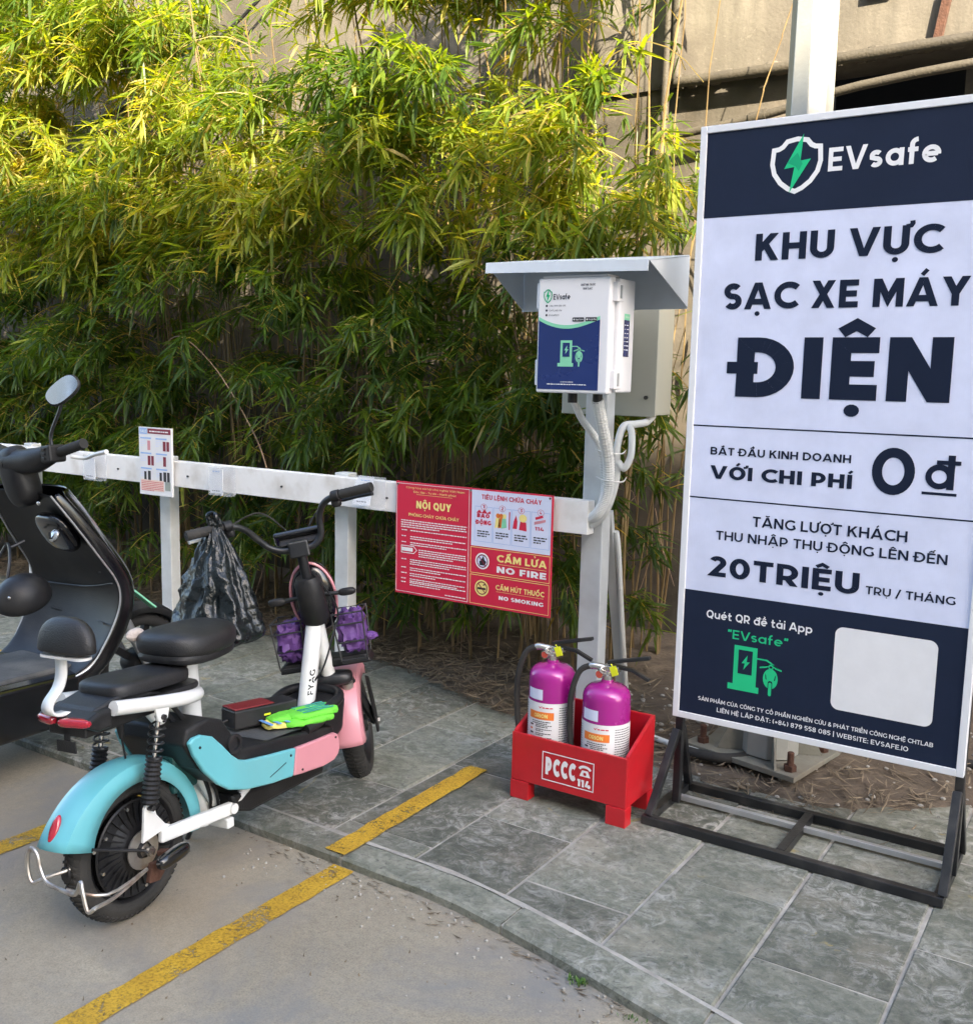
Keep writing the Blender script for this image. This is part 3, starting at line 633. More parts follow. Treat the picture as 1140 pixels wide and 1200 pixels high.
def litter():
    """dry fallen bamboo leaves, twigs and crumbs on the soil bed and its edge"""
    V = []; F = []; rr = random.Random(11)
    def blade(x, y, z, a, L_, w, tilt):
        d = Vector((cos(a), sin(a), tilt)).normalized(); s = Vector((-sin(a), cos(a), rr.uniform(-.7, .7))).normalized()*w/2; p = Vector((x, y, z)); k = len(V)
        V.extend([p-d*L_/2, p-s, p+d*L_/2+Vector((0, 0, rr.uniform(0, .01))), p+s]); F.append((k, k+1, k+2, k+3))
    for i in range(11000):
        x = rr.uniform(-8.8, 1.5); y = soil_edge(x)+abs(rr.gauss(0, .34))-.04
        if y > 5.1: continue
        if x > -1.75 and rr.random() < .62: continue
        blade(x, y, max(0.004, soil_z(x, y))+rr.uniform(.002, .03), rr.uniform(0, pi), rr.uniform(.04, .15), rr.uniform(.003, .011), rr.uniform(-.25, .3))
    for i in range(170):
        x = rr.uniform(-4.5, -.2); y = soil_edge(x)-rr.random()**2*.4
        blade(x, y, .007, rr.uniform(0, pi), rr.uniform(.02, .09), rr.uniform(.002, .006), 0)
    for i in range(240):
        x = rr.uniform(-2.4, .1); y = kerb_out(x)-abs(rr.gauss(0, .05))-.005
        blade(x, y, ZR+.004, rr.uniform(-.4, .4), rr.uniform(.01, .05), rr.uniform(.002, .006), 0)
    for i in range(160):
        blade(rr.uniform(-3.2, .1), rr.uniform(.9, 2.2), ZR+.003, rr.uniform(0, pi), rr.uniform(.004, .012), rr.uniform(.003, .008), 0)
    me = bpy.data.meshes.new('leaf_litter'); me.from_pydata([tuple(v) for v in V], [], F); me.materials.append(M_litter)
    o = bpy.data.objects.new('leaf_litter', me); COL.objects.link(o); tag(o, 'dry tan bamboo leaves and twigs scattered over the soil bed', 'leaf litter', kind='stuff')
    # stones and crumbs
    mb = MB()
    for i in range(260):
        x = rr.uniform(-2.2, .1); y = soil_edge(x)+rr.uniform(.0, .7); r = rr.uniform(.004, .014)
        mb.sph((x, y, max(.003, soil_z(x, y))+r*.3), (r, r*rr.uniform(.6, 1), r*.6), 6, 4)
    for i in range(160):
        x = rr.uniform(-2.3, 0); y = kerb_out(x)-abs(rr.gauss(0, .12))-.01; r = rr.uniform(.002, .006); mb.sph((x, y, ZR+r*.4), r, 5, 3)
    tag(mb.build('gravel', M_grout), 'small grey stones and crumbs strewn on the soil and along the kerb', 'gravel', kind='stuff')
litter()
def weeds(x, y, n, s, lab):
    rr = random.Random(int(x*1000)); mb = MB()
    for i in range(n):
        a = rr.uniform(0, 2*pi); p = Vector((x+rr.gauss(0, s*.5), y+rr.gauss(0, s*.25), ZR+.002)); L_ = rr.uniform(.4, 1)*s*.5
        t = p+Vector((cos(a)*L_*.6, sin(a)*L_*.6, L_)); sd = Vector((-sin(a), cos(a), 0))*L_*.22
        mb.add([p, (p+t)/2+sd, t, (p+t)/2-sd], [(0, 1, 2, 3)])
    tag(mb.build('weed', M_weed), lab, 'weed')
weeds(-1.075, 2.125, 60, .035, 'small bright green weed tuft growing against the kerb')
weeds(-.90, 2.065, 24, .03, 'tiny sparse weed at the kerb foot nearest the bottom edge')

# ------------------------------------------------------------------ walls and building behind
def back():
    t = thing('building', 'stained plaster building rising above and behind the bamboo', 'building', (-4, 5.1, 0))
    mb = MB(); mb.box((-14, 5.12, 3.02), (6, 5.4, 7.4)); mb.build('wall', M_wall, t)
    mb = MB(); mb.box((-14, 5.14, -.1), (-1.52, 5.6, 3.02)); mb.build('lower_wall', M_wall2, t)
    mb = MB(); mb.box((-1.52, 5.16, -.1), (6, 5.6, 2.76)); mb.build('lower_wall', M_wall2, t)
    mb = MB(); mb.box((-2.6, 5.9, 2.5), (6, 6.0, 3.6)); mb.box((-2.6, 5.61, 2.60), (6, 5.89, 2.70)); mb.build('recess', M_dark, t)  # back and floor coloured near black in place of shade
    mb = MB(); mb.box((-.85, 5.30, 2.70), (-.7, 5.5, 3.02)); mb.build('pier', M_wall, t)
    # rough broken render along the bottom edge of the upper wall
    rr = random.Random(5); mb = MB()
    for i in range(420):
        x = rr.uniform(-2.3, .6); r = rr.uniform(.010, .028); mb.sph((x, 5.12-rr.uniform(0, .03), 3.02+rr.uniform(-.01, .035)), (r*1.4, r, r*.7), 6, 4)
    mb.build('broken_render', M_wall2, t)
    mb = MB(); mb.box((-.95, 5.08, 3.05), (-.915, 5.118, 3.27), rot('Y', 9)); mb.build('bracket', M_rust, t)
    mb = MB(); mb.box((-1.28, 5.09, 3.29), (-1.15, 5.118, 3.33)); mb.build('bracket', M_rust, t)
    mb = MB(); mb.box((-6.6, 5.08, 3.75), (-5.9, 5.118, 3.79)); mb.build('conduit', M_blk, t)
    def pipe(pts, r, lab, sm=6):
        mb = MB(); mb.tube(pts, r, 12, sm); tt = tag(mb.build('pipe', M_pipe, smooth=True), lab, 'pipe'); return tt
    pipe([(-2.20, 5.05, 4.9), (-2.20, 5.05, 4.0), (-2.19, 5.05, 3.12), (-2.17, 5.05, 3.04), (-2.10, 5.05, 3.02), (-1.2, 5.05, 3.02), (1.5, 5.05, 3.05)], .028, 'old drain pipe running down the wall and along under the broken render edge', 5)
    pipe([(-2.245, 5.05, 4.9), (-2.245, 5.05, 2.95), (-2.23, 5.04, 2.78), (-2.17, 5.03, 2.755), (-1.7, 5.03, 2.80), (-1.0, 5.03, 2.90), (1.5, 5.03, 3.0)], .021, 'thinner drain pipe sloping up to the right below the other one', 5)
    mb = MB(); mb.tube([(-1.78, 5.03, 2.79), (-1.70, 5.03, 2.802)], .028, 12); tag(mb.build('pipe_collar', M_pipe, smooth=True), 'thick collar fitted round the sloping drain pipe', 'pipe collar')
    mb = MB(); mb.tube([(-7.6, 5.04, 3.9), (-6.7, 4.98, 3.66), (-5.6, 5.0, 3.72), (-4.6, 5.04, 4.3)], .012, 6, 8); tag(mb.build('cable', M_blk), 'dark cable sagging across the plaster wall above the bamboo', 'cable')
    mb = MB(); mb.tube([(-9, 5.02, 3.25), (-7.2, 4.95, 3.28), (-6.2, 5.0, 3.5)], .02, 6, 8); tag(mb.build('cable', M_blk), 'thick dark cable on the wall at the far left behind the leaves', 'cable')
back()
def opposite():
    """unseen tall block across the lane, added behind the camera and sized to shade the pavement"""
    t = thing('shading_block', 'unseen tall pale block behind the viewer, added to shade the pavement', 'building', (0, -8, 0))
    MB().box((-16, -14, ZR), (34, -8.2, 13.95)).build('wall', M_wall3, t)
    MB().box((-16.1, -8.2, 13.95), (34.1, -7.95, 14.2)).build('cornice', M_wall3, t)  # roof height set by where its shadow should end on the bamboo
    for k in range(4):
        for j in range(9):
            x = -14+j*3.4; z = 1.2+k*3.3
            f = MB().box((x, -8.2, z), (x+1.4, -8.14, z+1.7)).build('window', M_frame, t)
            MB().box((x+.07, -8.14, z+.07), (x+1.33, -8.135, z+1.63)).build('pane', M_glass, f)
opposite()

# ------------------------------------------------------------------ bamboo
def leaf_block(pos, out, up_, tint, rs, nleaf, Lm, V, F, TI):
    """one spray: a fan of narrow drooping leaves at the end of a twig"""
    az0 = math.atan2(out.y, out.x)
    tw = pos - (out*.8+Vector((0, 0, .5)))*rs.uniform(.06, .14)
    k = len(V); s = Vector((.0016, 0, .0016)); V.extend([tw-s, tw+s, pos+s*.6, pos-s*.6]); F.append((k, k+1, k+2, k+3)); TI.extend([1.]*4)
    for i in range(nleaf):
        az = az0 + rs.gauss(0, .75); el = rs.gauss(-.48, .42) + up_
        L_ = Lm*rs.uniform(.6, 1.25); w = L_*rs.uniform(.085, .130)
        d = Vector((cos(az)*cos(el), sin(az)*cos(el), sin(el))); s = Vector((-sin(az), cos(az), 0)) + Vector((0, 0, rs.gauss(0, .45))); s = (s-d*s.dot(d)).normalized()
        n = d.cross(s); dr = rs.uniform(.04, .26)*L_; g = Vector((0, 0, -1)); b = pos-out*rs.uniform(0, .07)+Vector((rs.gauss(0, .008), rs.gauss(0, .008), rs.gauss(0, .012)))
        p1 = b+d*L_*.3+g*dr*.09; p2 = b+d*L_*.68+g*dr*.46; p3 = b+d*L_+g*dr
        fold = n*w*.14; k = len(V)
        V.extend([b, p1+s*w*.5+fold, p1-s*w*.5+fold, p2+s*w*.42+fold, p2-s*w*.42+fold, p3, p1, p2])
        F.extend([(k, k+6, k+1), (k, k+2, k+6), (k+1, k+6, k+7, k+3), (k+6, k+2, k+4, k+7), (k+3, k+7, k+5), (k+7, k+4, k+5)])
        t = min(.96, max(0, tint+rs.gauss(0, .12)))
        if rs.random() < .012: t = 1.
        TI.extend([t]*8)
def density(x, z):
    """how leafy the hedge is, by place along the wall and height"""
    d = 1.
    if z < .55: d = .50
    elif z < 1.1: d = .75
    elif z < 1.55: d = .85
    if -5.2 < x < -3.9 and .9 < z < 2.05: d *= .38
    if -3.7 < x < -3.1 and 1.5 < z < 2.2: d *= .55
    if x > -2.25 and z < 1.0: d *= .30
    if x > -2.0 and z < 2.2: d *= .8
    # uneven top line: plaster shows between the plumes
    top = 2.95+1.6*math.exp(-((x+2.6)/.68)**2)+1.7*math.exp(-((x+6.0)/1.1)**2)+1.0*math.exp(-((x+8.2)/.8)**2)
    top += .22*noise.noise(Vector((x*3.1, 0, 5)))
    if z > top: d *= math.exp(-(z-top)*7)
    if -4.65 < x < -3.55 and z > 3.05: d *= .12
    if x > -1.98 and z > 2.5: d *= .12
    n = noise.noise(Vector((x*2.1, z*2.4, 9)))+.5*noise.noise(Vector((x*5, z*5, 2)))
    return d*max(.03, min(1.3, .62+1.9*n))
def bamboo():
    cx = [-8.35, -7.55, -6.8, -6.1, -5.35, -4.65, -3.95, -3.3, -2.7, -2.15]
    rs = random.Random(21)
    where = ['far left clump of bamboo beyond the black scooter, out past the edge', 'bamboo clump at the left edge with pale lit plumes above the mirror', 'bamboo clump behind the black scooter mirror, plumes reaching the top edge', 'tall bamboo clump above the product poster on the rail', 'bamboo clump right of the poster under the bare plaster gap', 'thin stemmed bamboo clump behind the black plastic bag',
             'dark leafy bamboo clump behind the bike handlebar', 'bamboo clump with bare tan stems left of the red rules sign', 'tall bright yellow green bamboo clump above the red rules sign', 'rightmost bamboo clump, hanging behind the charger box and canopy']
    cl = [thing('bamboo', where[i], 'bamboo', (c, 4.5, 0), 'bamboo clumps along the wall') for i, c in enumerate(cx)]
    data = [([], [], []) for _ in cx]
    def put(p, o, tint, i, Lm): leaf_block(p, o, rs.gauss(.05, .2), tint, rs, rs.randint(5, 9), Lm, *data[i])
    def near(x): return min(range(len(cx)), key=lambda k: abs(cx[k]-x+.10*rs.gauss(0, 1)))
    n = 0
    while n < 1300:      # arching side branches: plumes of sprays with gaps between them
        x = rs.uniform(-8.9, -1.75); z = rs.uniform(.35, 4.85)
        if x < -7.3 and rs.random() < .5: continue
        if rs.random() > density(x, z)/1.3: continue
        y = 4.30-.14*math.sin(min(1., z/3.6)*pi*.8)+rs.gauss(0, .16)
        if z < 1.1: y = max(y, 4.14)
        Lb = rs.uniform(.30, .62)*(1 if z > 1.6 else .75); a = rs.gauss(-pi/2, .75); h = Vector((cos(a), sin(a), 0)); rise = rs.uniform(.2, .9); P = Vector((x, y, z)); i = near(x)
        tint = .38+.30*noise.noise(Vector((x*2.6, y, z*2.6)))+rs.gauss(0, .10)+(.26 if z > 2.1 else -.08)  # sprays above the sun line tinted brighter, lower ones darker: sunlight in the colour
        m = rs.randint(5, 8); pts = []
        for j in range(m+1):
            q = j/m; pt = P+h*Lb*q+Vector((0, 0, Lb*(rise*q-(.28+rise)*q*q))); pt.y = max(pt.y, 3.62); pts.append(pt)
            if q > .18:
                for e in range(2 if rs.random() < .55 else 1):
                    sd = Vector((-h.y, h.x, 0))*rs.choice((-1, 1))*rs.uniform(.2, .9)
                    pp = pt+sd*.05+Vector((0, 0, rs.gauss(0, .02)))
                    if pp.x > -1.72 and pp.z < 3: continue
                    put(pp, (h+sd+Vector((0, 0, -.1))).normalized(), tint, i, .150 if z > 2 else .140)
        V, F, TI = data[i]
        for u, v in zip(pts, pts[1:]):
            k = len(V); w_ = Vector((0, 0, .0022)); V.extend([u-w_, v-w_, v+w_, u+w_]); F.append((k, k+1, k+2, k+3)); TI.extend([1.]*4)
        n += 1
    n = 0
    while n < 1500:     # finer fill deeper in the hedge
        x = rs.uniform(-8.9, -1.75); z = rs.uniform(.25, 4.4)
        if rs.random() > density(x, z)/1.3: continue
        y = rs.uniform(4.2, 4.95); put(Vector((x, y, z)), Vector((rs.gauss(0, .55), -1., rs.uniform(-.1, .5))).normalized(), .22+rs.gauss(0, .1)+(.2 if z > 2.2 else 0), near(x), .140); n += 1  # high sprays get the brighter sunlit tint here too
    for t, (V, F, TI) in zip(cl, data):
        I = INV[t]; me = bpy.data.meshes.new('foliage'); me.from_pydata([tuple(I @ v) for v in V], [], F); me.materials.append(M_leaf)
        a = me.attributes.new('tint', 'FLOAT', 'POINT'); a.data.foreach_set('value', TI)
        o = bpy.data.objects.new('foliage', me); COL.objects.link(o); o.parent = t; o['kind'] = 'stuff'
    # culms: each its own cane
    for i, t in enumerate(cl):
        m = 26 if i > 2 else 12
        for k in range(m):
            x0 = cx[i]+rs.gauss(0, .24); y0 = 4.35+rs.uniform(-.22, .45); H = rs.uniform(1.7, 4.4); r = rs.uniform(.0045, .0105)
            if i == 9: x0 = min(x0, -2.0)
            lx = rs.gauss(0, .22); ly = rs.uniform(-.35, .1); P = []; R_ = []
            ns = int(H/.26)
            for j in range(ns+1):
                q = j/ns; p = Vector((x0+lx*q*(.4+.6*q)*H*.35+.01*sin(j*1.7+k), y0+ly*q*q*H*.28, soil_z(x0, y0)-.03+H*q*(1-.08*q)))
                rr_ = r*(1-.62*q)
                P += [p-Vector((0, 0, .006)), p, p+Vector((0, 0, .006))]; R_ += [rr_, rr_*1.28, rr_]
            MB().tube(P, R_, 5).build('culm', M_culm, t, smooth=True)
        mb = MB()
        for k in range(46):   # dead twigs hanging among the canes
            x0 = cx[i]+rs.gauss(0, .3); p = Vector((x0, 4.1+rs.uniform(-.1, .8), rs.uniform(.3, 2.6))); d = Vector((rs.gauss(0, .35), rs.gauss(-.1, .2), rs.choice((-1, 1))*rs.uniform(.4, 1)))*rs.uniform(.25, .6)
            if x0 > -2: continue
            mb.tube([p, p+d*.5+Vector((rs.gauss(0, .03), 0, 0)), p+d], [.0022, .0018, .001], 3)
        o = mb.build('dead_twig', M_twig, t); o['kind'] = 'stuff'
    # one pale thin stem arching across, right of the poster
    mb = MB(); mb.tube([(-4.95, 4.0, 1.62), (-4.6, 3.85, 1.68), (-4.2, 3.75, 1.5), (-3.85, 3.7, 1.15), (-3.7, 3.66, .9)], [.002, .003, .003, .004, .004], 5, 8)
    mb.build('culm', M_twig, cl[5], smooth=True)
bamboo()

# ------------------------------------------------------------------ fence rail, posts, signs on it
def fence():
    t = thing('fence', 'white box rail on grey steel posts in front of the bamboo', 'fence', (-4, 3.4, 0))
    r = MB().box((-9.2, 3.38, .905), (-1.745, 3.435, 1.035)).build('rail', M_rail, t, bevel=.003)
    for x in (-8.0, -6.72, -5.46, -4.255, -3.035, -1.755):
        top = 1.88 if x > -2 else 1.048
        wp = .046 if x > -2 else .041; p = MB().box((x-wp, 3.438, 0.006), (x+wp, 3.438+wp*1.5, top)).build('post', M_post, t, bevel=.005)
        MB().box((x-.075, 3.40, 0.002), (x+.075, 3.54, .010)).build('base_plate', M_galv, p, bevel=.001)
        q = MB()
        for sx in (-.062, .062): q.lathe([(.006, .010), (.006, .018), (.004, .020)], (x+sx, 3.415, 0), n=6)
        q.build('bolt', M_rust, p)
    MB().bar((-1.735, 3.53, .98), (-1.80, 3.90, .02), .035, .035).build('brace', M_post, t)
    for x in (-4.0, -4.55, -3.35, -2.72): MB().tube([(x, 3.379, .965), (x, 3.372, .965)], .005, 8).build('rivet', M_blk, t)
fence()
def rules_sign():
    x0, x1, z0, z1 = -2.655, -1.885, .562, 1.047; Y = 3.358
    t = thing('fire_safety_sign', 'red sheet sign with fire rules, no fire and no smoking panels hung on the rail', 'sign', ((x0+x1)/2, Y, z0))
    MB().box((x0, Y, z0), (x1, Y+.008, z1)).build('board', M_redflat, t, bevel=.001)
    p = Plane((0, Y, 0)); A = -2.267
    outline(p, rect(x0+.006, z0+.010, A-.008, z1-.008), .0022, M_wprint, t, 'print_line')
    write(p, 'Cộng hòa xã hội chủ nghĩa Việt Nam', -2.60, -2.30, 1.020, .0085, M_yprint, t, .14)
    write(p, 'Độc lập - Tự do - Hạnh phúc', -2.56, -2.34, 1.003, .0085, M_yprint, t, .14)
    patch(p, rect(-2.545, .996, -2.36, .9972), M_yprint, t, 'print_line', .0013)
    write(p, 'NỘI QUY', -2.545, -2.365, .938, .032, M_yprint, t, .24)
    write(p, 'PHÒNG CHÁY CHỮA CHÁY', -2.585, -2.325, .902, .013, M_yprint, t, .16)
    scribble(p, -2.625, -2.285, .880, .0042, M_wprint, t, 4, .0095, 3)
    for j, (z, n) in enumerate(((.838, 1), (.812, 2), (.786, 2), (.758, 4), (.712, 3), (.676, 2), (.652, 2), (.628, 2), (.612, 2))):
        if j != 3: scribble(p, -2.622, -2.592, z, .0042, M_wprint, t, 1, .009, 40+j)
        scribble(p, -2.575 if j != 3 else -2.53, -2.285, z, .0040, M_wprint, t, n, .0092, 10+j)
    outline(p, [(-2.622, .742), (-2.556, .742), (-2.540, .757), (-2.556, .772), (-2.622, .772)], .003, M_wprint, t, 'icon')
    patch(p, rect(-2.62, .749, -2.562, .765), M_wprint, t, 'icon')
    scribble(p, -2.39, -2.285, .582, .004, M_wprint, t, 1, .01, 5)
    # white instruction panel
    patch(p, rect(A+.004, .812, x1-.006, z1-.006), M_pprint, t, 'print_field', .0006)
    write(p, 'TIÊU LỆNH CHỮA CHÁY', -2.215, -1.935, 1.006, .019, M_redflat, t, .2)
    for k in range(4):
        a = -2.245+k*.0885; outline(p, rect(a, .832, a+.0835, .975), .0016, M_sprint, t, 'print_line', .0014)
        patch(p, arc(a+.042, .975, .014, .012, 0, 360, 14)[:-1], M_pprint, t, 'icon', .0017)
        outline(p, arc(a+.042, .975, .014, .012, 0, 360, 14)[:-1], .0014, M_redflat, t, 'icon', .002)
        write(p, str(k+1), a+.037, a+.047, .969, .013, M_redflat, t, .2, .0022)
        scribble(p, a+.012, a+.072, .872, .005, M_kprint, t, 3, .010, 70+k)
    write(p, 'BÁO', -2.236, -2.175, .930, .017, M_redflat, t, .3); write(p, 'ĐỘNG', -2.241, -2.168, .902, .018, M_redflat, t, .3)
    patch(p, [(-2.24, .948), (-2.225, .962), (-2.213, .950), (-2.2, .966), (-2.188, .951), (-2.172, .960), (-2.17, .948)], M_redflat, t, 'icon')
    for a, c1, c2 in ((-2.135, M_orange, M_yprint), (-2.105, M_yprint, M_gpale), (-2.12, M_orange, M_orange)):
        patch(p, arc(a, .945, .010, .010, 0, 360, 10)[:-1], c1, t, 'icon', .0016); patch(p, [(a-.014, .895), (a+.012, .9), (a+.008, .937), (a-.01, .935)], c2, t, 'icon', .0015+.0001*(a > -2.12))
    patch(p, rect(-2.083, .893, -2.078, .965), M_redflat, t, 'icon', .0016)
    patch(p, [(-2.065, .9), (-2.045, .9), (-2.043, .93), (-2.05, .955), (-2.06, .93)], M_redflat, t, 'icon', .0016)
    patch(p, arc(-2.018, .945, .018, .016, 0, 360, 12)[:-1], M_yprint, t, 'icon', .0016); patch(p, [(-2.035, .898), (-2.0, .895), (-2.003, .93), (-2.03, .932)], M_redflat, t, 'icon', .0015)
    write(p, '114', -1.962, -1.922, .904, .014, M_redflat, t, .2); patch(p, [(-1.966, .925), (-1.915, .94), (-1.915, .95), (-1.966, .937)], M_pink, t, 'icon', .0017)
    patch(p, [(-1.96, .945), (-1.925, .957), (-1.93, .965), (-1.962, .955)], M_redflat, t, 'icon', .0016)
    # lower two panels
    for lo, hi in ((.700, .806), (.572, .692)): outline(p, rect(A+.004, lo, x1-.006, hi), .0022, M_yprint, t, 'print_line')
    for zc, M1 in ((.752, M_wprint), (.640, M_yprint)):
        outline(p, arc(-2.205, zc, .031, .031, 0, 360, 24)[:-1], .006, M1, t, 'icon', .0018); pass
    for zc in (.752, .640): outline(p, arc(-2.205, zc, .0255, .0255, 0, 360, 24)[:-1], .0045, M_maroon, t, 'icon', .0020); outline(p, [(-2.222, zc+.018), (-2.188, zc-.018)], .0040, M_maroon, t, 'icon', .0026, 0)
    patch(p, arc(-2.205, .752, .029, .029, 0, 360, 20)[:-1], M_pprint, t, 'icon', .0010)
    patch(p, [(-2.218, .734), (-2.192, .734), (-2.186, .75), (-2.195, .758), (-2.2, .775), (-2.212, .755), (-2.22, .75)], M_kprint, t, 'icon', .0014)
    patch(p, arc(-2.205, .640, .029, .029, 0, 360, 20)[:-1], M_yprint, t, 'icon', .0009)
    patch(p, rect(-2.226, .633, -2.186, .642), M_kprint, t, 'icon', .0014); patch(p, [(-2.2, .65), (-2.19, .653), (-2.185, .66), (-2.198, .656)], M_kprint, t, 'icon', .0014)
    write(p, 'CẤM LỬA', -2.135, -1.905, .757, .030, M_yprint, t, .22); patch(p, rect(-2.13, .747, -1.905, .7485), M_yprint, t, 'print_line', .0013)
    write(p, 'NO FIRE', -2.135, -1.905, .713, .026, M_wprint, t, .24)
    write(p, 'CẤM HÚT THUỐC', -2.138, -1.912, .642, .021, M_yprint, t, .2); patch(p, rect(-2.135, .634, -1.915, .6352), M_yprint, t, 'print_line', .0013)
    write(p, 'NO SMOKING', -2.122, -1.915, .603, .016, M_wprint, t, .24)
    for a, b in ((x0+.012, z1-.012), (x1-.012, z1-.012), (A, z1-.01)): MB().tube([(a, Y, b), (a, Y-.004, b)], .005, 8).build('screw', M_chrome, t)
rules_sign()
def poster():
    x0, x1, z0, z1, Y = -4.345, -4.095, .852, 1.20, 3.355
    t = thing('poster', 'white product poster with small phone pictures on the left fence post', 'poster', ((x0+x1)/2, Y, z0))
    MB().box((x0, Y, z0), (x1, Y+.012, z1)).build('board', M_label, t); p = Plane((0, Y, 0))
    patch(p, rect(x0+.07, z1-.032, x1-.003, z1-.006), M_maroon, t); patch(p, rect(x0+.006, z1-.036, x0+.066, z1-.004), M_sprint, t)
    write(p, 'SALE', x0+.012, x0+.06, z1-.028, .014, M_wprint, t, .2); scribble(p, x0+.085, x1-.02, z1-.023, .006, M_wprint, t, 1, .01, 8)
    for (r, c), mm in {(0, 0): M_pink, (0, 1): M_maroon, (1, 0): M_maroon, (1, 1): M_maroon, (2, 0): M_kprint, (2, 1): M_kprint}.items():
        a = x0+.012+c*.12; z = z1-.052-r*.078
        patch(p, rect(a, z-.008, a+.085, z), M_sprint, t); scribble(p, a, a+.045, z-.018, .004, M_pprint, t, 4, .009, r*3+c+60)
        patch(p, rect(a+.055, z-.065, a+.077, z-.016), mm, t); 
        if (r+c) % 2: patch(p, rect(a+.083, z-.065, a+.103, z-.016), mm, t)
        if r == 2: patch(p, rect(a+.026, z-.062, a+.044, z-.02), mm, t, h=.0015)
    patch(p, rect(x0+.01, z0+.022, x1-.06, z0+.078), mat('peach_print', (.80, .58, .50), .5), t); scribble(p, x0+.015, x1-.066, z0+.066, .003, M_redflat, t, 6, .009, 90)
    patch(p, rect(x1-.052, z0+.03, x1-.01, z0+.075), mat('grey_print', (.30, .34, .30), .5), t)
poster()
def holders():
    for x, lab, ti in ((-4.72, 'clear acrylic card holder on the rail left of the product poster', 0), (-3.73, 'clear acrylic card holder on the rail between poster and black bag', 0), (-2.80, 'tilted clear acrylic card holder beside the red rules sign', 14)):
        z = .985 if x > -3 else .965; t = thing('card_holder', lab, 'card holder', (x, 3.37, z-.07), 'acrylic card holders on the rail')
        R = rot('Z', 0) @ rot('X', -ti); c = Vector((x, 3.37, z))
        MB().box((x-.075, 3.371, z-.068), (x+.075, 3.376, z+.068)).build('back_plate', M_acryl, t, bevel=.001)
        MB().box((x-.072, 3.335, z-.068), (x+.028, 3.338, z+.064), R, c).build('front_plate', M_acryl, t)
        MB().box((x-.072, 3.335, z-.072), (x+.072, 3.372, z-.069)).build('shelf', M_acryl, t)
        card = MB().box((x-.066, 3.341, z-.062), (x+.022, 3.343, z+.058), R, c).build('card', M_label, t)
        p = Plane(c+R @ (Vector((x, 3.3395, z))-c), R @ Vector((1, 0, 0)), R @ Vector((0, 0, 1)))
        scribble(p, -.045, .005, .042, .006, M_sprint, t, 1, .01, 3); scribble(p, -.05, .01, -.052, .005, M_kprint, t, 1, .01, 4)
holders()

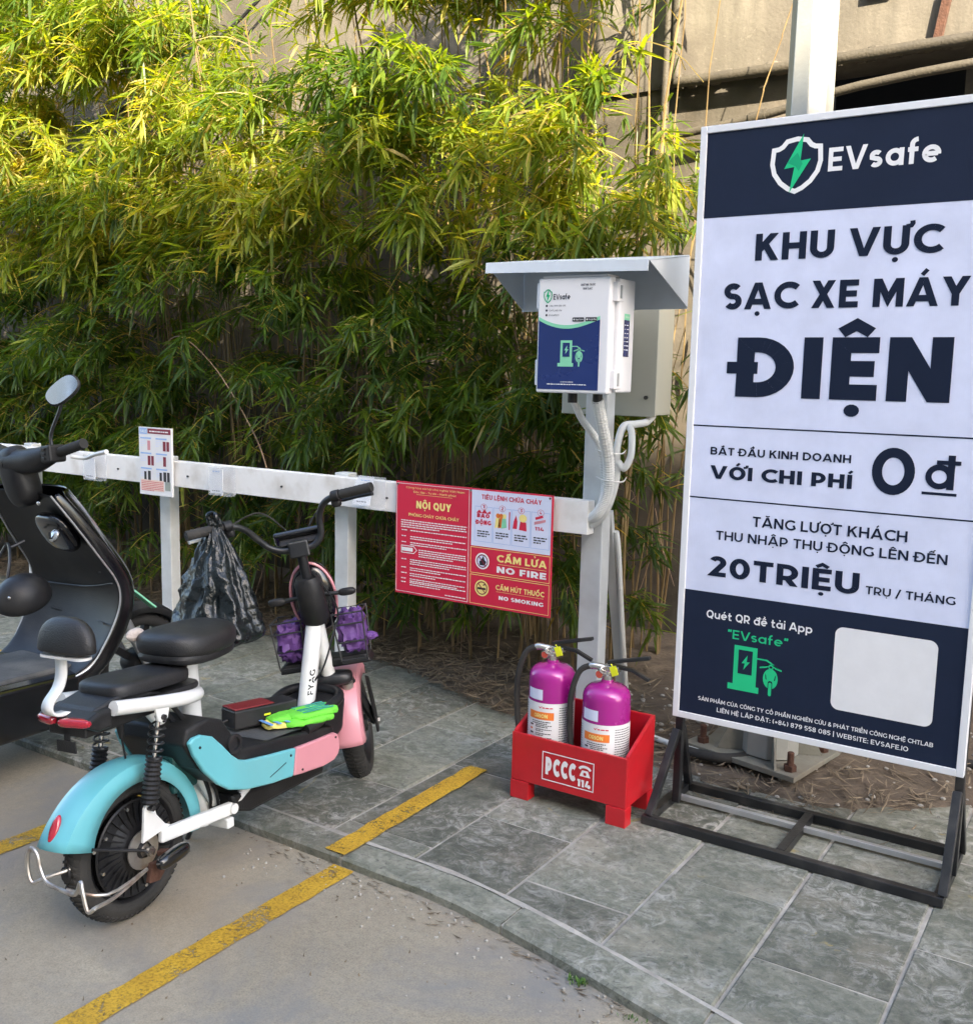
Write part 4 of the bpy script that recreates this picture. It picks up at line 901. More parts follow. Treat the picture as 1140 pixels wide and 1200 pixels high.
# ------------------------------------------------------------------ charger cabinet, canopy, conduits
def charger():
    t = thing('charging_cabinet', 'white charging cabinet with navy pump sticker mounted under the canopy', 'cabinet', (-1.68, 3.2, 1.44))
    x0, x1, z0, z1, Y, Yb = -1.826, -1.532, 1.446, 1.842, 3.10, 3.268
    MB().box((x0+.004, Y+.045, z0+.006), (x1, Yb, z1-.004)).build('case', M_abs, t, bevel=.006)
    MB().box((x0, Y, z0), (x1-.014, Y+.044, z1)).build('door', M_abs, t, bevel=.006)
    MB().box((x0+.012, Y+.01, z1+.001), (x1-.03, Y+.1, z1+.008)).build('rim', M_abs, t, bevel=.002)
    MB().box((-1.80, Yb, 1.5), (-1.72, 3.438, 1.54)).box((-1.80, Yb, 1.72), (-1.72, 3.438, 1.76)).build('bracket', M_galv, t)
    for z in (z0+.05, z1-.05):
        MB().box((x1-.016, Y+.02, z-.032), (x1+.004, Y+.075, z+.032)).build('latch', M_abs, t, bevel=.003)
        MB().box((x1+.004, Y+.040, z-.022), (x1+.009, Y+.048, z+.022)).build('latch_pin', M_galv, t)
    for z in (z0+.07, z1-.06): MB().box((x0-.012, Y+.01, z-.045), (x0-.0005, Y+.05, z+.045)).build('hinge', M_abs, t, bevel=.003)
    p = Plane((x0, Y, z0)); Wd, H = x1-x0-.014, z1-z0
    # navy lower field under a green swoosh
    sw = [(.006+(Wd-.04)*k/14, .262-.030*sin(pi*(k/14)**.9)*1.0-.0*k) for k in range(15)]
    patch(p, [(.006, .012), (Wd-.034, .012)]+[(a, b-.010) for a, b in sw[::-1]], M_blue, t, 'sticker', .0010)
    mb = MB()
    for (a, b), (c, d) in zip(sw, sw[1:]): mb.add([p(a, b-.010, .0014), p(c, d-.010, .0014), p(c, d+.002, .0014), p(a, b+.002, .0014)], [(0, 1, 2, 3)])
    mb.build('sticker', M_gpale, t)
    emblem(p, .024, .312, .056, .356, M_gdark, M_gprint, M_gdark, t, .0035)
    write(p, 'EVsafe', .062, .128, .322, .019, M_navyp, t, .17)
    for k in range(3):
        patch(p, arc(.036, .301-k*.016, .0042, .0042, 0, 360, 10)[:-1], M_navyp, t, 'icon', .0013)
    write(p, '(+84) 879 558 085', .046, .112, .298, .0055, M_navyp, t, .13); write(p, 'CHTLAB.VN', .046, .096, .282, .0055, M_navyp, t, .13); write(p, 'EVSAFE.IO', .046, .086, .266, .0055, M_navyp, t, .13)
    write(p, 'QUÉT MÃ TRƯỚC', .168, .224, .366, .007, M_navyp, t, .2); write(p, 'KHI SẠC', .178, .212, .353, .007, M_navyp, t, .2)
    for a, s_ in ((.140, 'App Store'), (.190, 'Google Play')):
        patch(p, rrect(a, .246, a+.045, .260, .003, 3), M_kprint, t, 'badge', .0016); write(p, s_, a+.012, a+.042, .2505, .0055, M_wprint, t, .14, .0022)
        patch(p, arc(a+.0065, .253, .003, .003, 0, 360, 8)[:-1], M_wprint, t, 'badge', .0022)
    pump_icon(p, .086, .092, .100, M_gpale, M_blue, t)
    write(p, 'VIETNAM EV CHARGER', .098, .150, .037, .004, M_wprint, t, .15); scribble(p, .045, .20, .029, .0028, M_wprint, t, 1, .01, 2)
    q = Plane((x1+.0005, Y, z0), (0, 1, 0))
    patch(q, rect(.085, .13, .128, .255), M_blue, t, 'sticker'); patch(q, rect(.085, .255, .128, .276), M_gpale, t, 'sticker', .0009)
    for k in range(7): scribble(q, .089, .098, .236-k*.014, .003, M_wprint, t, 1, .01, k); scribble(q, .105, .122, .236-k*.014, .003, M_wprint, t, 1, .01, k+20)
    write(q, 'EVsafe', .093, .120, .262, .007, M_wprint, t, .14)
    for x in (-1.70, -1.60): MB().tube([(x-.03, 3.20, z0+.005), (x-.03, 3.20, z0-.035)], .017, 12).build('gland', M_plas, t, smooth=True)
    # canopy
    c = thing('canopy', 'folded grey sheet metal canopy over the charging cabinet', 'canopy', (-1.74, 3.4, 1.75))
    Yf, Yk = 3.09, 3.43; L0, R0 = -2.04, -1.405
    MB().box((L0-.05, Yk-.004, 1.752), (R0, Yk, 1.94)).build('back_plate', M_canopy, c)
    MB().add([(L0, Yf, 1.902), (R0, Yf, 1.888), (R0, Yk-.005, 1.938), (L0-.05, Yk-.005, 1.946)], [(0, 1, 2, 3)]).build('roof_sheet', M_canopy, c, solid=.003)
    MB().add([(L0, Yf-.002, 1.903), (R0, Yf-.002, 1.889), (R0+.001, Yf-.006, 1.852), (L0, Yf-.006, 1.866)], [(0, 1, 2, 3)]).build('front_lip', M_canopy, c, solid=.003)
    MB().add([(R0+.002, Yf, 1.885), (R0+.002, Yk-.003, 1.935), (R0+.002, Yk-.003, 1.757)], [(0, 1, 2)]).build('gusset', M_canopy, c, solid=.003)
    MB().add([(L0-.045, Yk-.006, 1.94), (L0-.002, Yf, 1.90), (L0-.045, Yk-.006, 1.757)], [(0, 1, 2)]).build('gusset', M_canopy, c, solid=.003)
    # second enclosure behind the post
    e = thing('junction_box', 'ivory metal junction box fixed behind the post under the canopy', 'enclosure', (-1.77, 3.65, 1.36))
    MB().box((-1.985, 3.60, 1.362), (-1.585, 3.75, 1.93)).build('case', M_ivory, e, bevel=.003)
    MB().box((-1.990, 3.590, 1.356), (-1.580, 3.600, 1.936)).build('door', M_ivory, e, bevel=.003)
    MB().tube([(-1.62, 3.59, 1.43), (-1.62, 3.583, 1.43)], .008, 10).build('lock', M_blk, e)
    MB().box((-1.80, 3.549, 1.45), (-1.74, 3.589, 1.85)).build('bracket', M_galv, e)
    # conduits
    def conduit(pts, r, lab, rib=True, m=M_conduit):
        P, _ = catmull([Vector(q) for q in pts], [1]*len(pts), 26); R_ = [r*(1+(.09 if (rib and i % 2) else 0)) for i in range(len(P))]
        tag(MB().tube(P, R_, 12).build('conduit', m, smooth=not rib), lab, 'conduit')
    conduit([(-1.63, 3.20, 1.425), (-1.635, 3.25, 1.34), (-1.648, 3.34, 1.20), (-1.665, 3.378, 1.08), (-1.70, 3.385, 1.00), (-1.745, 3.405, .965)], .0205, 'thick white ribbed conduit curving from the cabinet into the rail end')
    conduit([(-1.73, 3.20, 1.425), (-1.72, 3.26, 1.35), (-1.695, 3.36, 1.25), (-1.69, 3.40, 1.12), (-1.70, 3.405, 1.03), (-1.72, 3.40, .97)], .013, 'thin white conduit from the cabinet joining behind the thick one')
    conduit([(-1.62, 3.66, 1.358), (-1.62, 3.60, 1.335), (-1.62, 3.50, 1.33), (-1.64, 3.44, 1.32), (-1.648, 3.41, 1.24), (-1.645, 3.405, 1.12), (-1.68, 3.40, 1.0), (-1.74, 3.41, .94)], .0145, 'white conduit looping down from the junction box to the rail', False)
    conduit([(-1.63, 3.46, 1.325), (-1.60, 3.43, 1.30), (-1.59, 3.41, 1.22), (-1.61, 3.40, 1.17), (-1.635, 3.40, 1.19)], .013, 'short hanging loop of white conduit beside the post', False)
    conduit([(-1.715, 3.57, .90), (-1.715, 3.60, .80), (-1.74, 3.72, .45), (-1.765, 3.84, .15), (-1.73, 3.82, .03), (-1.55, 3.70, .04), (-1.35, 3.62, .06)], .012, 'white conduit running down the slanted brace to the soil', False)
    for z, y in ((1.235, 3.345), (1.13, 3.36)): tag(MB().tube([(-1.72, y+.03, z), (-1.66, y-.022, z-.004), (-1.60, y+.0, z-.008), (-1.62, y+.08, z)], .0025, 6, 6).build('cable_tie', M_white), 'white cable tie round the conduits, %s' % ('upper one' if z > 1.2 else 'lower one'), 'cable tie')
    conduit([(-1.40, 3.62, .05), (-1.2, 3.66, .055), (-1.0, 4.08, .06), (-.6, 4.12, .055), (.4, 4.18, .07)], .020, 'black hose lying on the soil behind the standing sign', False, M_rubber)
charger()

# ------------------------------------------------------------------ tall pole
def tall_pole():
    t = thing('lamp_post', 'tall tapered octagonal galvanised pole behind the standing sign', 'pole', (-1.13, 3.76, 0))
    n = 8; mb = MB(); mb.lathe([(.110, .07), (.083, 2.4), (.066, 6.2)], (-1.115, 3.77, 0), n=n, R=rot('Z', 12)); mb.build('shaft', M_pale, t, bevel=.004)
    q = [(-1.432, 3.677), (-.956, 3.562), (-.887, 3.97), (-1.356, 4.00)]
    MB().prism(q, .045, .066, 'Z').build('base_plate', M_wplate, t, bevel=.002)
    for a in (35, 125, 215, 305):
        R = rot('Z', a+12-23); c = Vector((-1.115, 3.77, 0)); g = MB(); P = [c+R @ Vector(v) for v in ((.09, -.004, .067), (.20, -.004, .067), (.09, -.004, .30), (.09, .004, .067), (.20, .004, .067), (.09, .004, .30))]
        g.add(P, [(0, 1, 2), (3, 5, 4), (0, 3, 4, 1), (1, 4, 5, 2), (2, 5, 3, 0)]); g.build('gusset', M_wplate, t)
    for x, y in ((-1.365, 3.715), (-.99, 3.625), (-.945, 3.90), (-1.30, 3.94)):
        MB().lathe([(.013, .066), (.013, .135), (.010, .138)], (x, y, 0), n=10).lathe([(.024, .067), (.024, .088)], (x, y, 0), n=6).build('anchor_bolt', M_rust, t)
tall_pole()

# ------------------------------------------------------------------ standing sign
def standing_sign():
    t = thing('standing_sign', 'tall white and navy advertising board on a black steel floor stand', 'sign', (-.82, 3.15, 0))
    x0, x1, z0, z1, Y = -1.270, -.353, .355, 2.300, 3.150; b = .022
    fr = lambda lo, hi: MB().box(lo, hi).build('frame_bar', M_frame, t, bevel=.002)
    fr((x0, Y-.006, z0), (x0+b, Y+.024, z1)); fr((x1-b, Y-.006, z0), (x1, Y+.024, z1)); fr((x0+b, Y-.006, z0), (x1-b, Y+.024, z0+b)); fr((x0+b, Y-.006, z1-b), (x1-b, Y+.024, z1))
    MB().box((x0+b, Y, z0+b), (x1-b, Y+.006, z1-b)).build('board', M_board, t)
    p = Plane((0, Y, 0)); xa, xb = x0+b, x1-b
    MB().box((xa, Y-.0008, 2.016), (xb, Y-.00005, z1-b)).build('header_field', M_navy, t)
    MB().box((xa, Y-.0008, z0+b), (xb, Y-.00005, .803)).build('footer_field', M_navy, t)
    emblem(p, -1.037, 2.078, -.885, 2.232, M_wprint, M_gprint, M_gdark, t, .014)
    write(p, 'EVsafe', -.865, -.553, 2.128, .068, M_wprint, t, .19)
    write(p, 'KHU VỰC', -1.072, -.532, 1.876, .082, M_navyp, t, .22)
    write(p, 'SẠC XE MÁY', -1.166, -.449, 1.727, .082, M_navyp, t, .22)
    write(p, 'ĐIỆN', -1.112, -.478, 1.452, .187, M_navyp, t, .25)
    for z in (1.354, 1.117): patch(p, rect(xa, z-.0022, xb, z+.0022), M_navyp, t, 'print_line')
    write(p, 'BẮT ĐẦU KINH DOANH', -1.184, -.738, 1.261, .025, M_navyp, t, .19)
    write(p, 'VỚI CHI PHÍ', -1.180, -.731, 1.183, .043, M_navyp, t, .23)
    outline(p, arc(-.615, 1.245, .046, .056, 0, 360, 30)[:-1], .029, M_navyp, t, 'lettering')
    outline(p, arc(-.488, 1.238, .029, .028, 0, 360, 24)[:-1], .017, M_navyp, t, 'lettering'); patch(p, rect(-.467, 1.202, -.4475, 1.302), M_navyp, t, 'lettering', .0016); patch(p, rect(-.497, 1.274, -.432, 1.286), M_navyp, t, 'lettering', .0018); patch(p, rect(-.532, 1.184, -.438, 1.192), M_navyp, t, 'lettering')
    write(p, 'TĂNG LƯỢT KHÁCH', -1.030, -.561, 1.037, .033, M_navyp, t, .17)
    write(p, 'THU NHẬP THỤ ĐỘNG LÊN ĐẾN', -1.150, -.447, .982, .030, M_navyp, t, .165)
    write(p, '20TRIỆU', -1.168, -.688, .859, .068, M_navyp, t, .215)
    write(p, 'TRỤ / THÁNG', -.668, -.417, .866, .025, M_navyp, t, .17)
    write(p, 'Quét QR để tải App', -1.168, -.819, .716, .027, M_wprint, t, .17)
    write(p, '“EVsafe”', -1.092, -.893, .658, .030, M_gprint, t, .15)
    pump_icon(p, -1.083, .488, .168, M_gprint, M_navy, t)
    patch(p, rrect(-.748, .487, -.451, .752, .025, 8), M_label, t, 'card_field', .0022)
    write(p, 'SẢN PHẨM CỦA CÔNG TY CỔ PHẦN NGHIÊN CỨU & PHÁT TRIỂN CÔNG NGHỆ CHTLAB', -1.182, -.443, .428, .0135, M_wprint, t, .16)
    write(p, 'LIÊN HỆ LẮP ĐẶT: (+84) 879 558 085 | WEBSITE: EVSAFE.IO', -1.115, -.511, .399, .0150, M_wprint, t, .16)
    # floor stand
    s = .030; B = lambda a, c, w=s, m=M_blk, nm='stand_bar': MB().bar(a, c, w, w).build(nm, m, t, bevel=.002)
    h = s/2+.001
    B((-1.312, 3.028, h), (-.362, 3.028, h)); B((-1.352+.04, 3.385, h), (-.362, 3.385, h))
    for x in (-1.297, -.377): B((x, 3.044, h), (x, 3.369, h))
    B((-.845, 3.044, h), (-.845, 3.369, h)); 
    B((-1.281, 3.262, h+.004), (-.393, 3.262, h+.004), .019, M_alu, 'cross_bar')
    for x in (-1.258, -.366):
        MB().bar((x, 3.192, s+.001), (x, 3.192, .62), .026, .026, (0, 1, 0)).build('upright', M_blk, t, bevel=.002)
        MB().bar((x-.031 if x < -1 else x-.0, 3.030, s), (x-.002, 3.172, .30), .024, .026, (1, 0, 0)).build('brace', M_blk, t, bevel=.002)
        MB().bar((x-.031 if x < -1 else x-.0, 3.378, s), (x-.002, 3.212, .30), .024, .026, (1, 0, 0)).build('brace', M_blk, t, bevel=.002)
standing_sign()

# ------------------------------------------------------------------ extinguisher trough
def trough():
    t = thing('extinguisher_trough', 'red steel trough lettered PCCC 114 holding two fire extinguishers', 'trough', (-1.565, 3.06, 0))
    x0, x1, y0, y1, zb = -1.790, -1.340, 2.945, 3.165, .068; zf, zk = .243, .336; th = .012
    MB().box((x0, y0, zb), (x1, y0+th, zf)).build('front_panel', M_red, t, bevel=.002)
    MB().box((x0, y1-th, zb), (x1, y1, zk)).build('back_panel', M_red, t, bevel=.002)
    for a in (x0, x1-th):
        MB().prism([(y0+th, zb), (y1-th, zb), (y1-th, zk-.0), (y0+th, zf+.004)], a, a+th, 'X').build('side_panel', M_red, t, bevel=.0015)
    MB().box((x0+th, y0+th, zb), (x1-th, y1-th, zb+th)).build('bottom_panel', M_red, t)
    for a, s in ((x0, 1), (x1-.07, -1)):
        MB().box((a-.002, y0-.002, .0), (a+.072, y0+.045, zb-.0015)).build('leg', M_red, t, bevel=.002)
        MB().box((a-.002, y1-.045, .0), (a+.072, y1+.002, zb-.0015)).build('leg', M_red, t, bevel=.002)
    p = Plane((x0, y0, zb)); outline(p, rect(.128, .030, .328, .130), .0035, M_wprint, t, 'print_line')
    for k in range(4):
        write(p, 'PCCC'[k], .140+k*.031, .165+k*.031, .050, .064, M_wprint, t, .30)
    write(p, '114', .267, .318, .038, .026, M_wprint, t, .26)
    patch(p, [(.274, .076), (.316, .076), (.306, .098), (.284, .098)], M_wprint, t, 'icon'); outline(p, arc(.295, .098, .022, .014, 15, 165, 10), .009, M_wprint, t, 'icon', .0016, 0)
    patch(p, arc(.295, .086, .006, .006, 0, 360, 10)[:-1], M_red, t, 'icon', .0016)
    for (cx, cy, hz, lab, yaw) in ((-1.690, 3.045, .06, 'purple fire extinguisher at the left of the red trough, partly behind the other hose', 0), (-1.470, 3.040, .035, 'purple fire extinguisher at the right of the red trough', 0)):
        e = thing('fire_extinguisher', lab, 'fire extinguisher', (cx, cy, zb+th), 'purple fire extinguishers in the red trough'); z0 = zb+th+.002; r = .083; H = .395 if cx > -1.6 else .425
        pr = [(r*.7, z0), (r*.95, z0+.006), (r, z0+.02), (r, z0+H-.066)]
        pr += [(r*cos(radians(a))**.55*1., z0+H-.066+.048*sin(radians(a))) for a in (12, 25, 38, 50, 60, 70, 78)] + [(.022, z0+H-.014), (.020, z0+H-.004)]
        MB().lathe(pr, (cx, cy, 0), n=40).build('cylinder', M_purple, e, smooth=True)
        def cyl(u, v, h=0, cx=cx, cy=cy, r=r): a = -pi/2+u/r+.36; return Vector((cx+(r+h+.0008)*cos(a), cy+(r+h+.0008)*sin(a), v))
        def cpatch(u0, u1, v0, v1, m, nm, h=0.):
            mb = MB(); n = max(2, int((u1-u0)/.008)); vs = [cyl(u0+(u1-u0)*k/n, v, h) for k in range(n+1) for v in (v0, v1)]; mb.add(vs, [(2*k, 2*k+2, 2*k+3, 2*k+1) for k in range(n)]); return mb.build(nm, m, e, smooth=True)
        dz = z0+H-.395
        cpatch(-.15, .13, dz+.055, dz+.252, M_label, 'label'); cpatch(-.085, -.02, dz+.262, dz+.300, M_pprint, 'sticker')
        cpatch(-.075, .022, dz+.192, dz+.220, M_orange, 'label_band', .0006)
        write(None, 'ORION', -.052, .0, dz+.199, .014, M_yprint, e, .2, .0014, curve=cyl)
        mb = MB(); mb.add([cyl(-.035, dz+.240, .001), cyl(-.028, dz+.232, .001), cyl(-.018, dz+.244, .001), cyl(-.027, dz+.237, .0012)], [(0, 1, 3), (1, 2, 3)]); mb.build('logo', M_redflat, e)
        scribble(cyl, -.02, .02, dz+.234, .004, M_redflat, e, 1, .01, 3); scribble(cyl, -.06, .01, dz+.183, .003, M_kprint, e, 2, .007, 4)
        for k in range(7): scribble(cyl, -.07, -.055, dz+.166-k*.015, .006, M_orange if k % 2 else M_kprint, e, 1, .01, k); scribble(cyl, -.045, .015, dz+.170-k*.015, .0028, M_kprint, e, 2, .006, 30+k)
        scribble(cyl, .04, .11, dz+.235, .0025, M_kprint, e, 16, .0085, 9); scribble(cyl, -.135, -.09, dz+.235, .0025, M_kprint, e, 14, .0085, 19)
        cpatch(-.064, .02, dz+.066, dz+.076, M_kprint, 'label_print', .0006)
        zt = z0+H-.004
        MB().lathe([(.018, zt), (.018, zt+.016), (.013, zt+.018), (.013, zt+.035), (.009, zt+.04)], (cx, cy, 0), n=16).build('neck', M_chrome, e, smooth=True)
        MB().box((cx-.012, cy-.014, zt+.030), (cx+.045, cy+.014, zt+.052)).build('valve', M_chrome, e, bevel=.004)
        MB().bar((cx+.0, cy, zt+.060), (cx+.150, cy+.01, zt+.098), .020, .012).build('lever', M_blk, e, bevel=.002)
        MB().bar((cx+.02, cy, zt+.050), (cx+.090, cy+.006, zt+.046), .020, .011).bar((cx+.086, cy+.006, zt+.047), (cx+.150, cy+.01, zt+.020), .018, .011).build('handle', M_blk, e, bevel=.002)
        g = MB().lathe([(.014, -.008), (.015, 0), (.014, .008)], (cx-.018, cy-.022, zt+.020), 'Y', 14).build('gauge', M_chrome, e, smooth=True)
        MB().lathe([(.012, -.0095), (.012, -.0085)], (cx-.018, cy-.022, zt+.020), 'Y', 14).build('gauge_face', mat('gauge_red', (.55, .08, .05), .3), g)
        MB().tube([(cx+.0, cy-.01, zt+.045), (cx-.01, cy-.03, zt+.045), (cx-.01, cy-.035, zt+.03), (cx+.005, cy-.025, zt+.025)], .002, 6, 5).build('pin_ring', M_chrome, e, smooth=True)
        MB().box((cx+.020, cy-.022, zt+.022), (cx+.045, cy-.019, zt+.055), rot('Y', -22)).tube([(cx+.018, cy-.016, zt+.060), (cx+.03, cy-.02, zt+.05)], .002, 5).build('seal_tag', M_tag, e)
        hs = [(cx-.012, cy-.006, zt+.040), (cx-.045, cy-.02, zt+.045), (cx-.090, cy-.035, zt+.02), (cx-.115, cy-.045, zt-.07), (cx-.118, cy-.042, zt-.19), (cx-.095, cy-.055, zt-.30), (cx-.08, cy-.055, zt-.36)]
        MB().tube(hs, .0105, 10, 8).build('hose', M_rubber, e, smooth=True)
        MB().tube([hs[0], hs[1], (cx-.055, cy-.023, zt+.041)], .0125, 10, 3).build('hose_ferrule', M_chrome, e, smooth=True)
trough()

# ------------------------------------------------------------------ bicycle (local frame: x right, y forward, z up)
def bike_frame(O, yaw, lean):
    f = Vector((-sin(yaw), cos(yaw), 0)); r = Vector((cos(yaw), sin(yaw), 0)); u = Vector((0, 0, 1))
    U = cos(lean)*u+sin(lean)*r; S = cos(lean)*r-sin(lean)*u
    m = Matrix((S, f, U)).transposed().to_4x4(); m.translation = O; return m
def wheel(T, c, R, w, parent, hub='motor', nm='wheel'):
    c = Vector(c)
    wh = MB(T).lathe([(R-.052, -w*.36), (R-.050, -w*.42), (R-.058, -w*.30), (R-.062, 0), (R-.058, w*.30), (R-.050, w*.42), (R-.052, w*.36)], c, 'X', 48, closed=True).build(nm, M_plas, parent, world=False, smooth=True)
    prof = []
    for a in range(-115, 116, 11):
        q = radians(a); rr = R-.032+.032*cos(q)*(1 if abs(a) < 60 else .95); prof.append((rr, w/2*sin(q)))
    prof = prof+[(R-.055, w*.34), (R-.055, -w*.34)]
    ty = MB(T).lathe(prof, c, 'X', 64, closed=True).build('tyre', M_rubber, wh, world=False, smooth=True)
    tr = MB(T)
    for k in range(66):   # tread blocks across the crown
        a = 2*pi*k/66
        for sgn, off in ((-1, 0), (1, .5)):
            aa = a+off*2*pi/66; pts = []
            for j, (u, sh) in enumerate(((.06, 0), (.55, .028), (.86, .05))):
                q = math.asin(u); rr = R-.032+.0318*cos(q)+.003; al = aa+sh
                for d in (-.020, .020): pts.append(c+Vector((sgn*w/2*u, rr*cos(al+d), rr*sin(al+d))))
            tr.add(pts, [(0, 1, 3, 2), (2, 3, 5, 4)])
    o = tr.build('tread', M_rubber, wh, world=False, solid=.004); o['kind'] = 'stuff'
    rl = MB(T)
    for s in (-1, 1): 
        for rr in (R-.030, R-.042): rl.tube([c+Vector((s*(w*.487 if rr > R-.035 else w*.45), rr*cos(2*pi*k/48), rr*sin(2*pi*k/48))) for k in range(49)], .0014, 4, cap=False)
    rl.build('sidewall_ring', M_rubber, wh, world=False)
    if hub == 'motor':
        h = MB(T).lathe([(R-.064, -.03), (R-.068, -.034), (.10, -.024), (.09, -.030), (.05, -.044), (.03, -.05), (.02, -.075), (.02, .075), (.03, .05), (.05, .044), (.09, .030), (.10, .024), (R-.068, .034), (R-.064, .03)], c, 'X', 48).build('hub', M_plas, wh, world=False, smooth=True)
        fn = MB(T)
        for k in range(30):
            a = 2*pi*k/30
            for s in (-1, 1):
                fn.bar(c+Vector((s*.0345, .058*cos(a), .058*sin(a))), c+Vector((s*.032, (R-.070)*cos(a+.10), (R-.070)*sin(a+.10))), .004, .012, (1, 0, 0))
        fn.build('cooling_fin', M_plas, wh, world=False)['kind'] = 'stuff'
        for k in range(8):
            a = 2*pi*k/8+.2; MB(T).tube([c+Vector((.030, .122*cos(a), .122*sin(a))), c+Vector((.040, .122*cos(a), .122*sin(a)))], .005, 8).build('hub_bolt', M_chrome, wh, world=False)
    else:
        MB(T).lathe([(.03, -.045), (.034, -.03), (.03, 0), (.034, .03), (.03, .045)], c, 'X', 20).build('hub', M_plas, wh, world=False, smooth=True)
        for k in range(6):
            a = 2*pi*k/6; MB(T).bar(c+Vector((0, .025*cos(a), .025*sin(a))), c+Vector((0, (R-.058)*cos(a), (R-.058)*sin(a))), .022, .018, (1, 0, 0)).build('spoke', M_plas, wh, world=False, bevel=.003)
    MB(T).tube([c-Vector((.095, 0, 0)), c+Vector((.095, 0, 0))], .008, 10).lathe([(.014, .085), (.014, .096)], c, 'X', 6).build('axle', M_chrome, wh, world=False)
    return wh
def fender(T, c, R, w, a0, a1, parent, m, flare=0, tail=None):
    c = Vector(c); n = 26; vs = []; sec = [(-w/2, -.052), (-w/2*.99, -.020), (-w/2*.86, -.004), (-w/2*.45, .004), (0, .006), (w/2*.45, .004), (w/2*.86, -.004), (w/2*.99, -.020), (w/2, -.052)]
    for i in range(n+1):
        q = i/n; a = radians(a0+(a1-a0)*q); f = flare*max(0, (q-.62)/.38)**2
        for x, d in sec:
            rr = R+d*(1+f*6)+(f*.30 if abs(x) < w*.48 else f*.12); vs.append(c+Vector((x*(1+f*.8), rr*cos(a), rr*sin(a))))
    k = len(sec); return MB(T).add(vs, [(i*k+j, (i+1)*k+j, (i+1)*k+j+1, i*k+j+1) for i in range(n) for j in range(k-1)]).build('mudguard', m, parent, world=False, smooth=True, solid=.003)
def ebike():
    M = bike_frame((-2.27, 1.69, -.03), .10, -.06)
    t = thing('electric_bike', 'small cyan and pink electric bike with white frame, rear seat pad and purple bag basket', 'electric bike', m=M)
    b = lambda *a, **k: MB(*a, **k)
    def bd(mb, nm, m, par=t, **k): return mb.build(nm, m, par, world=False, **k)
    wheel(None, (0, 0, .2), .2, .072, t)
    rf = fender(None, (0, 0, .2), .242, .112, -8, 160, t, M_cyan, .085)
    # rear fender lamp
    bd(MB().sph((0, -.229, .339), (.014, .010, .038), 14, 10, R=rot('X', -30)), 'reflector', M_tail, rf, smooth=True)
    for s in (-1, 1):
        bd(MB().tube([(s*.062, -.17, .27), (s*.085, 0, .2)], .0045, 8), 'fender_stay', M_blk)
        bd(MB().tube([(s*.060, -.165, .262), (s*.066, -.165, .262)], .006, 8), 'screw', M_chrome)
        # shock absorber
        top, bot = Vector((s*.105, .048, .575)), Vector((s*.105, -.008, .330)); d = bot-top
        sh = bd(MB().tube([top, bot], .0065, 10), 'shock_absorber', M_chrome, smooth=True)
        P = []; n = 60
        for k in range(n+1):
            q = .06+.44*k/n; a = 2*pi*5.5*k/n; P.append(top+d*q+Vector((cos(a)*.021, sin(a)*.021, 0)))
        bd(MB().tube(P, .0034, 6), 'spring', M_blk, sh, smooth=True)
        pr = []
        for k in range(17): pr.append((.019+.0055*(k % 2)+.002*k/16, -.13+.13*k/16))
        bd(MB().tube([top+d*(.46+.50*k/20) for k in range(21)], [.0185+.0050*(k % 2)+.003*k/20 for k in range(21)], 16), 'boot', M_plas, sh)
        bd(MB().prism([(.020, .615), (.078, .605), (.066, .565), (.048, .553), (.030, .565)], s*.118-.004, s*.118+.004, 'X'), 'shock_mount', M_white, bevel=.002)
        bd(MB().tube([(s*.098, .048, .572), (s*.130, .048, .572)], .008, 8), 'mount_bolt', M_blk)
        # swing arm and dropout
        bd(MB().bar((s*.098, .315, .205), (s*.098, .03, .232), .020, .040), 'swing_arm', M_white, bevel=.006)
        bd(MB().prism([(.07, .252), (-.035, .238), (-.030, .265), (-.022, .330), (-.008, .348), (.010, .340), (.020, .300), (.05, .262)], s*.098-.005, s*.098+.005, 'X'), 'dropout', M_white, bevel=.002)
        bd(MB().tube([(s*.092, -.007, .330), (s*.122, -.007, .330)], .008, 8), 'mount_bolt', M_blk)
        bd(MB().tube([(s*.085, .315, .205), (s*.115, .315, .205)], .016, 12), 'pivot', M_white, smooth=True)
        # rack rail
        bd(MB().tube([(s*.100, -.10, .636), (s*.108, .04, .612), (s*.100, .16, .592), (s*.060, .245, .578), (0, .278, .572)], .020, 14, 6), 'rack_rail', M_white, smooth=True)
        bd(MB().sph((s*.150, .025, .188), (.018, .058, .020), 14, 8, .6, R=rot('X', 6)), 'foot_peg', M_gloss, smooth=True)
        bd(MB().bar((s*.10, .02, .19), (s*.16, .04, .195), .02, .012), 'peg_arm', M_rust)
    bd(MB().prism([(-.035, .125), (.005, .118), (.028, .140), (.022, .172), (-.02, .178)], .100, .116, 'X'), 'brake_caliper', M_rust, bevel=.004)
    bd(MB().lathe([(.055, .060), (.055, .064)], (0, 0, .2), 'X', 24), 'brake_disc', M_rustchrome)
    # chrome wire guard behind the rear wheel
    G = [(.115, -.04, .17), (.150, -.18, .165), (.184, -.27, .185), (.165, -.28, .175), (.151, -.28, .225), (.140, -.275, .245), (.112, -.27, .205), (.071, -.27, .205), (.009, -.27, .215), (-.013, -.27, .246), (-.022, -.27, .285), (-.044, -.27, .297), (-.062, -.27, .26), (-.051, -.27, .205), (-.02, -.25, .215), (.01, -.2, .22)]
    bd(MB().tube(G, .0055, 8, 5), 'wire_guard', M_rustchrome, smooth=True)
    bd(MB().tube([(.115, -.04, .17), (.155, -.21, .185), (.07, -.262, .205)], .0045, 8, 4), 'wire_guard', M_rustchrome, smooth=True)
    bd(MB().sph((.0, -.205, .205), (.018, .006, .022), 10, 6, .7), 'reflector', M_plas, smooth=True)
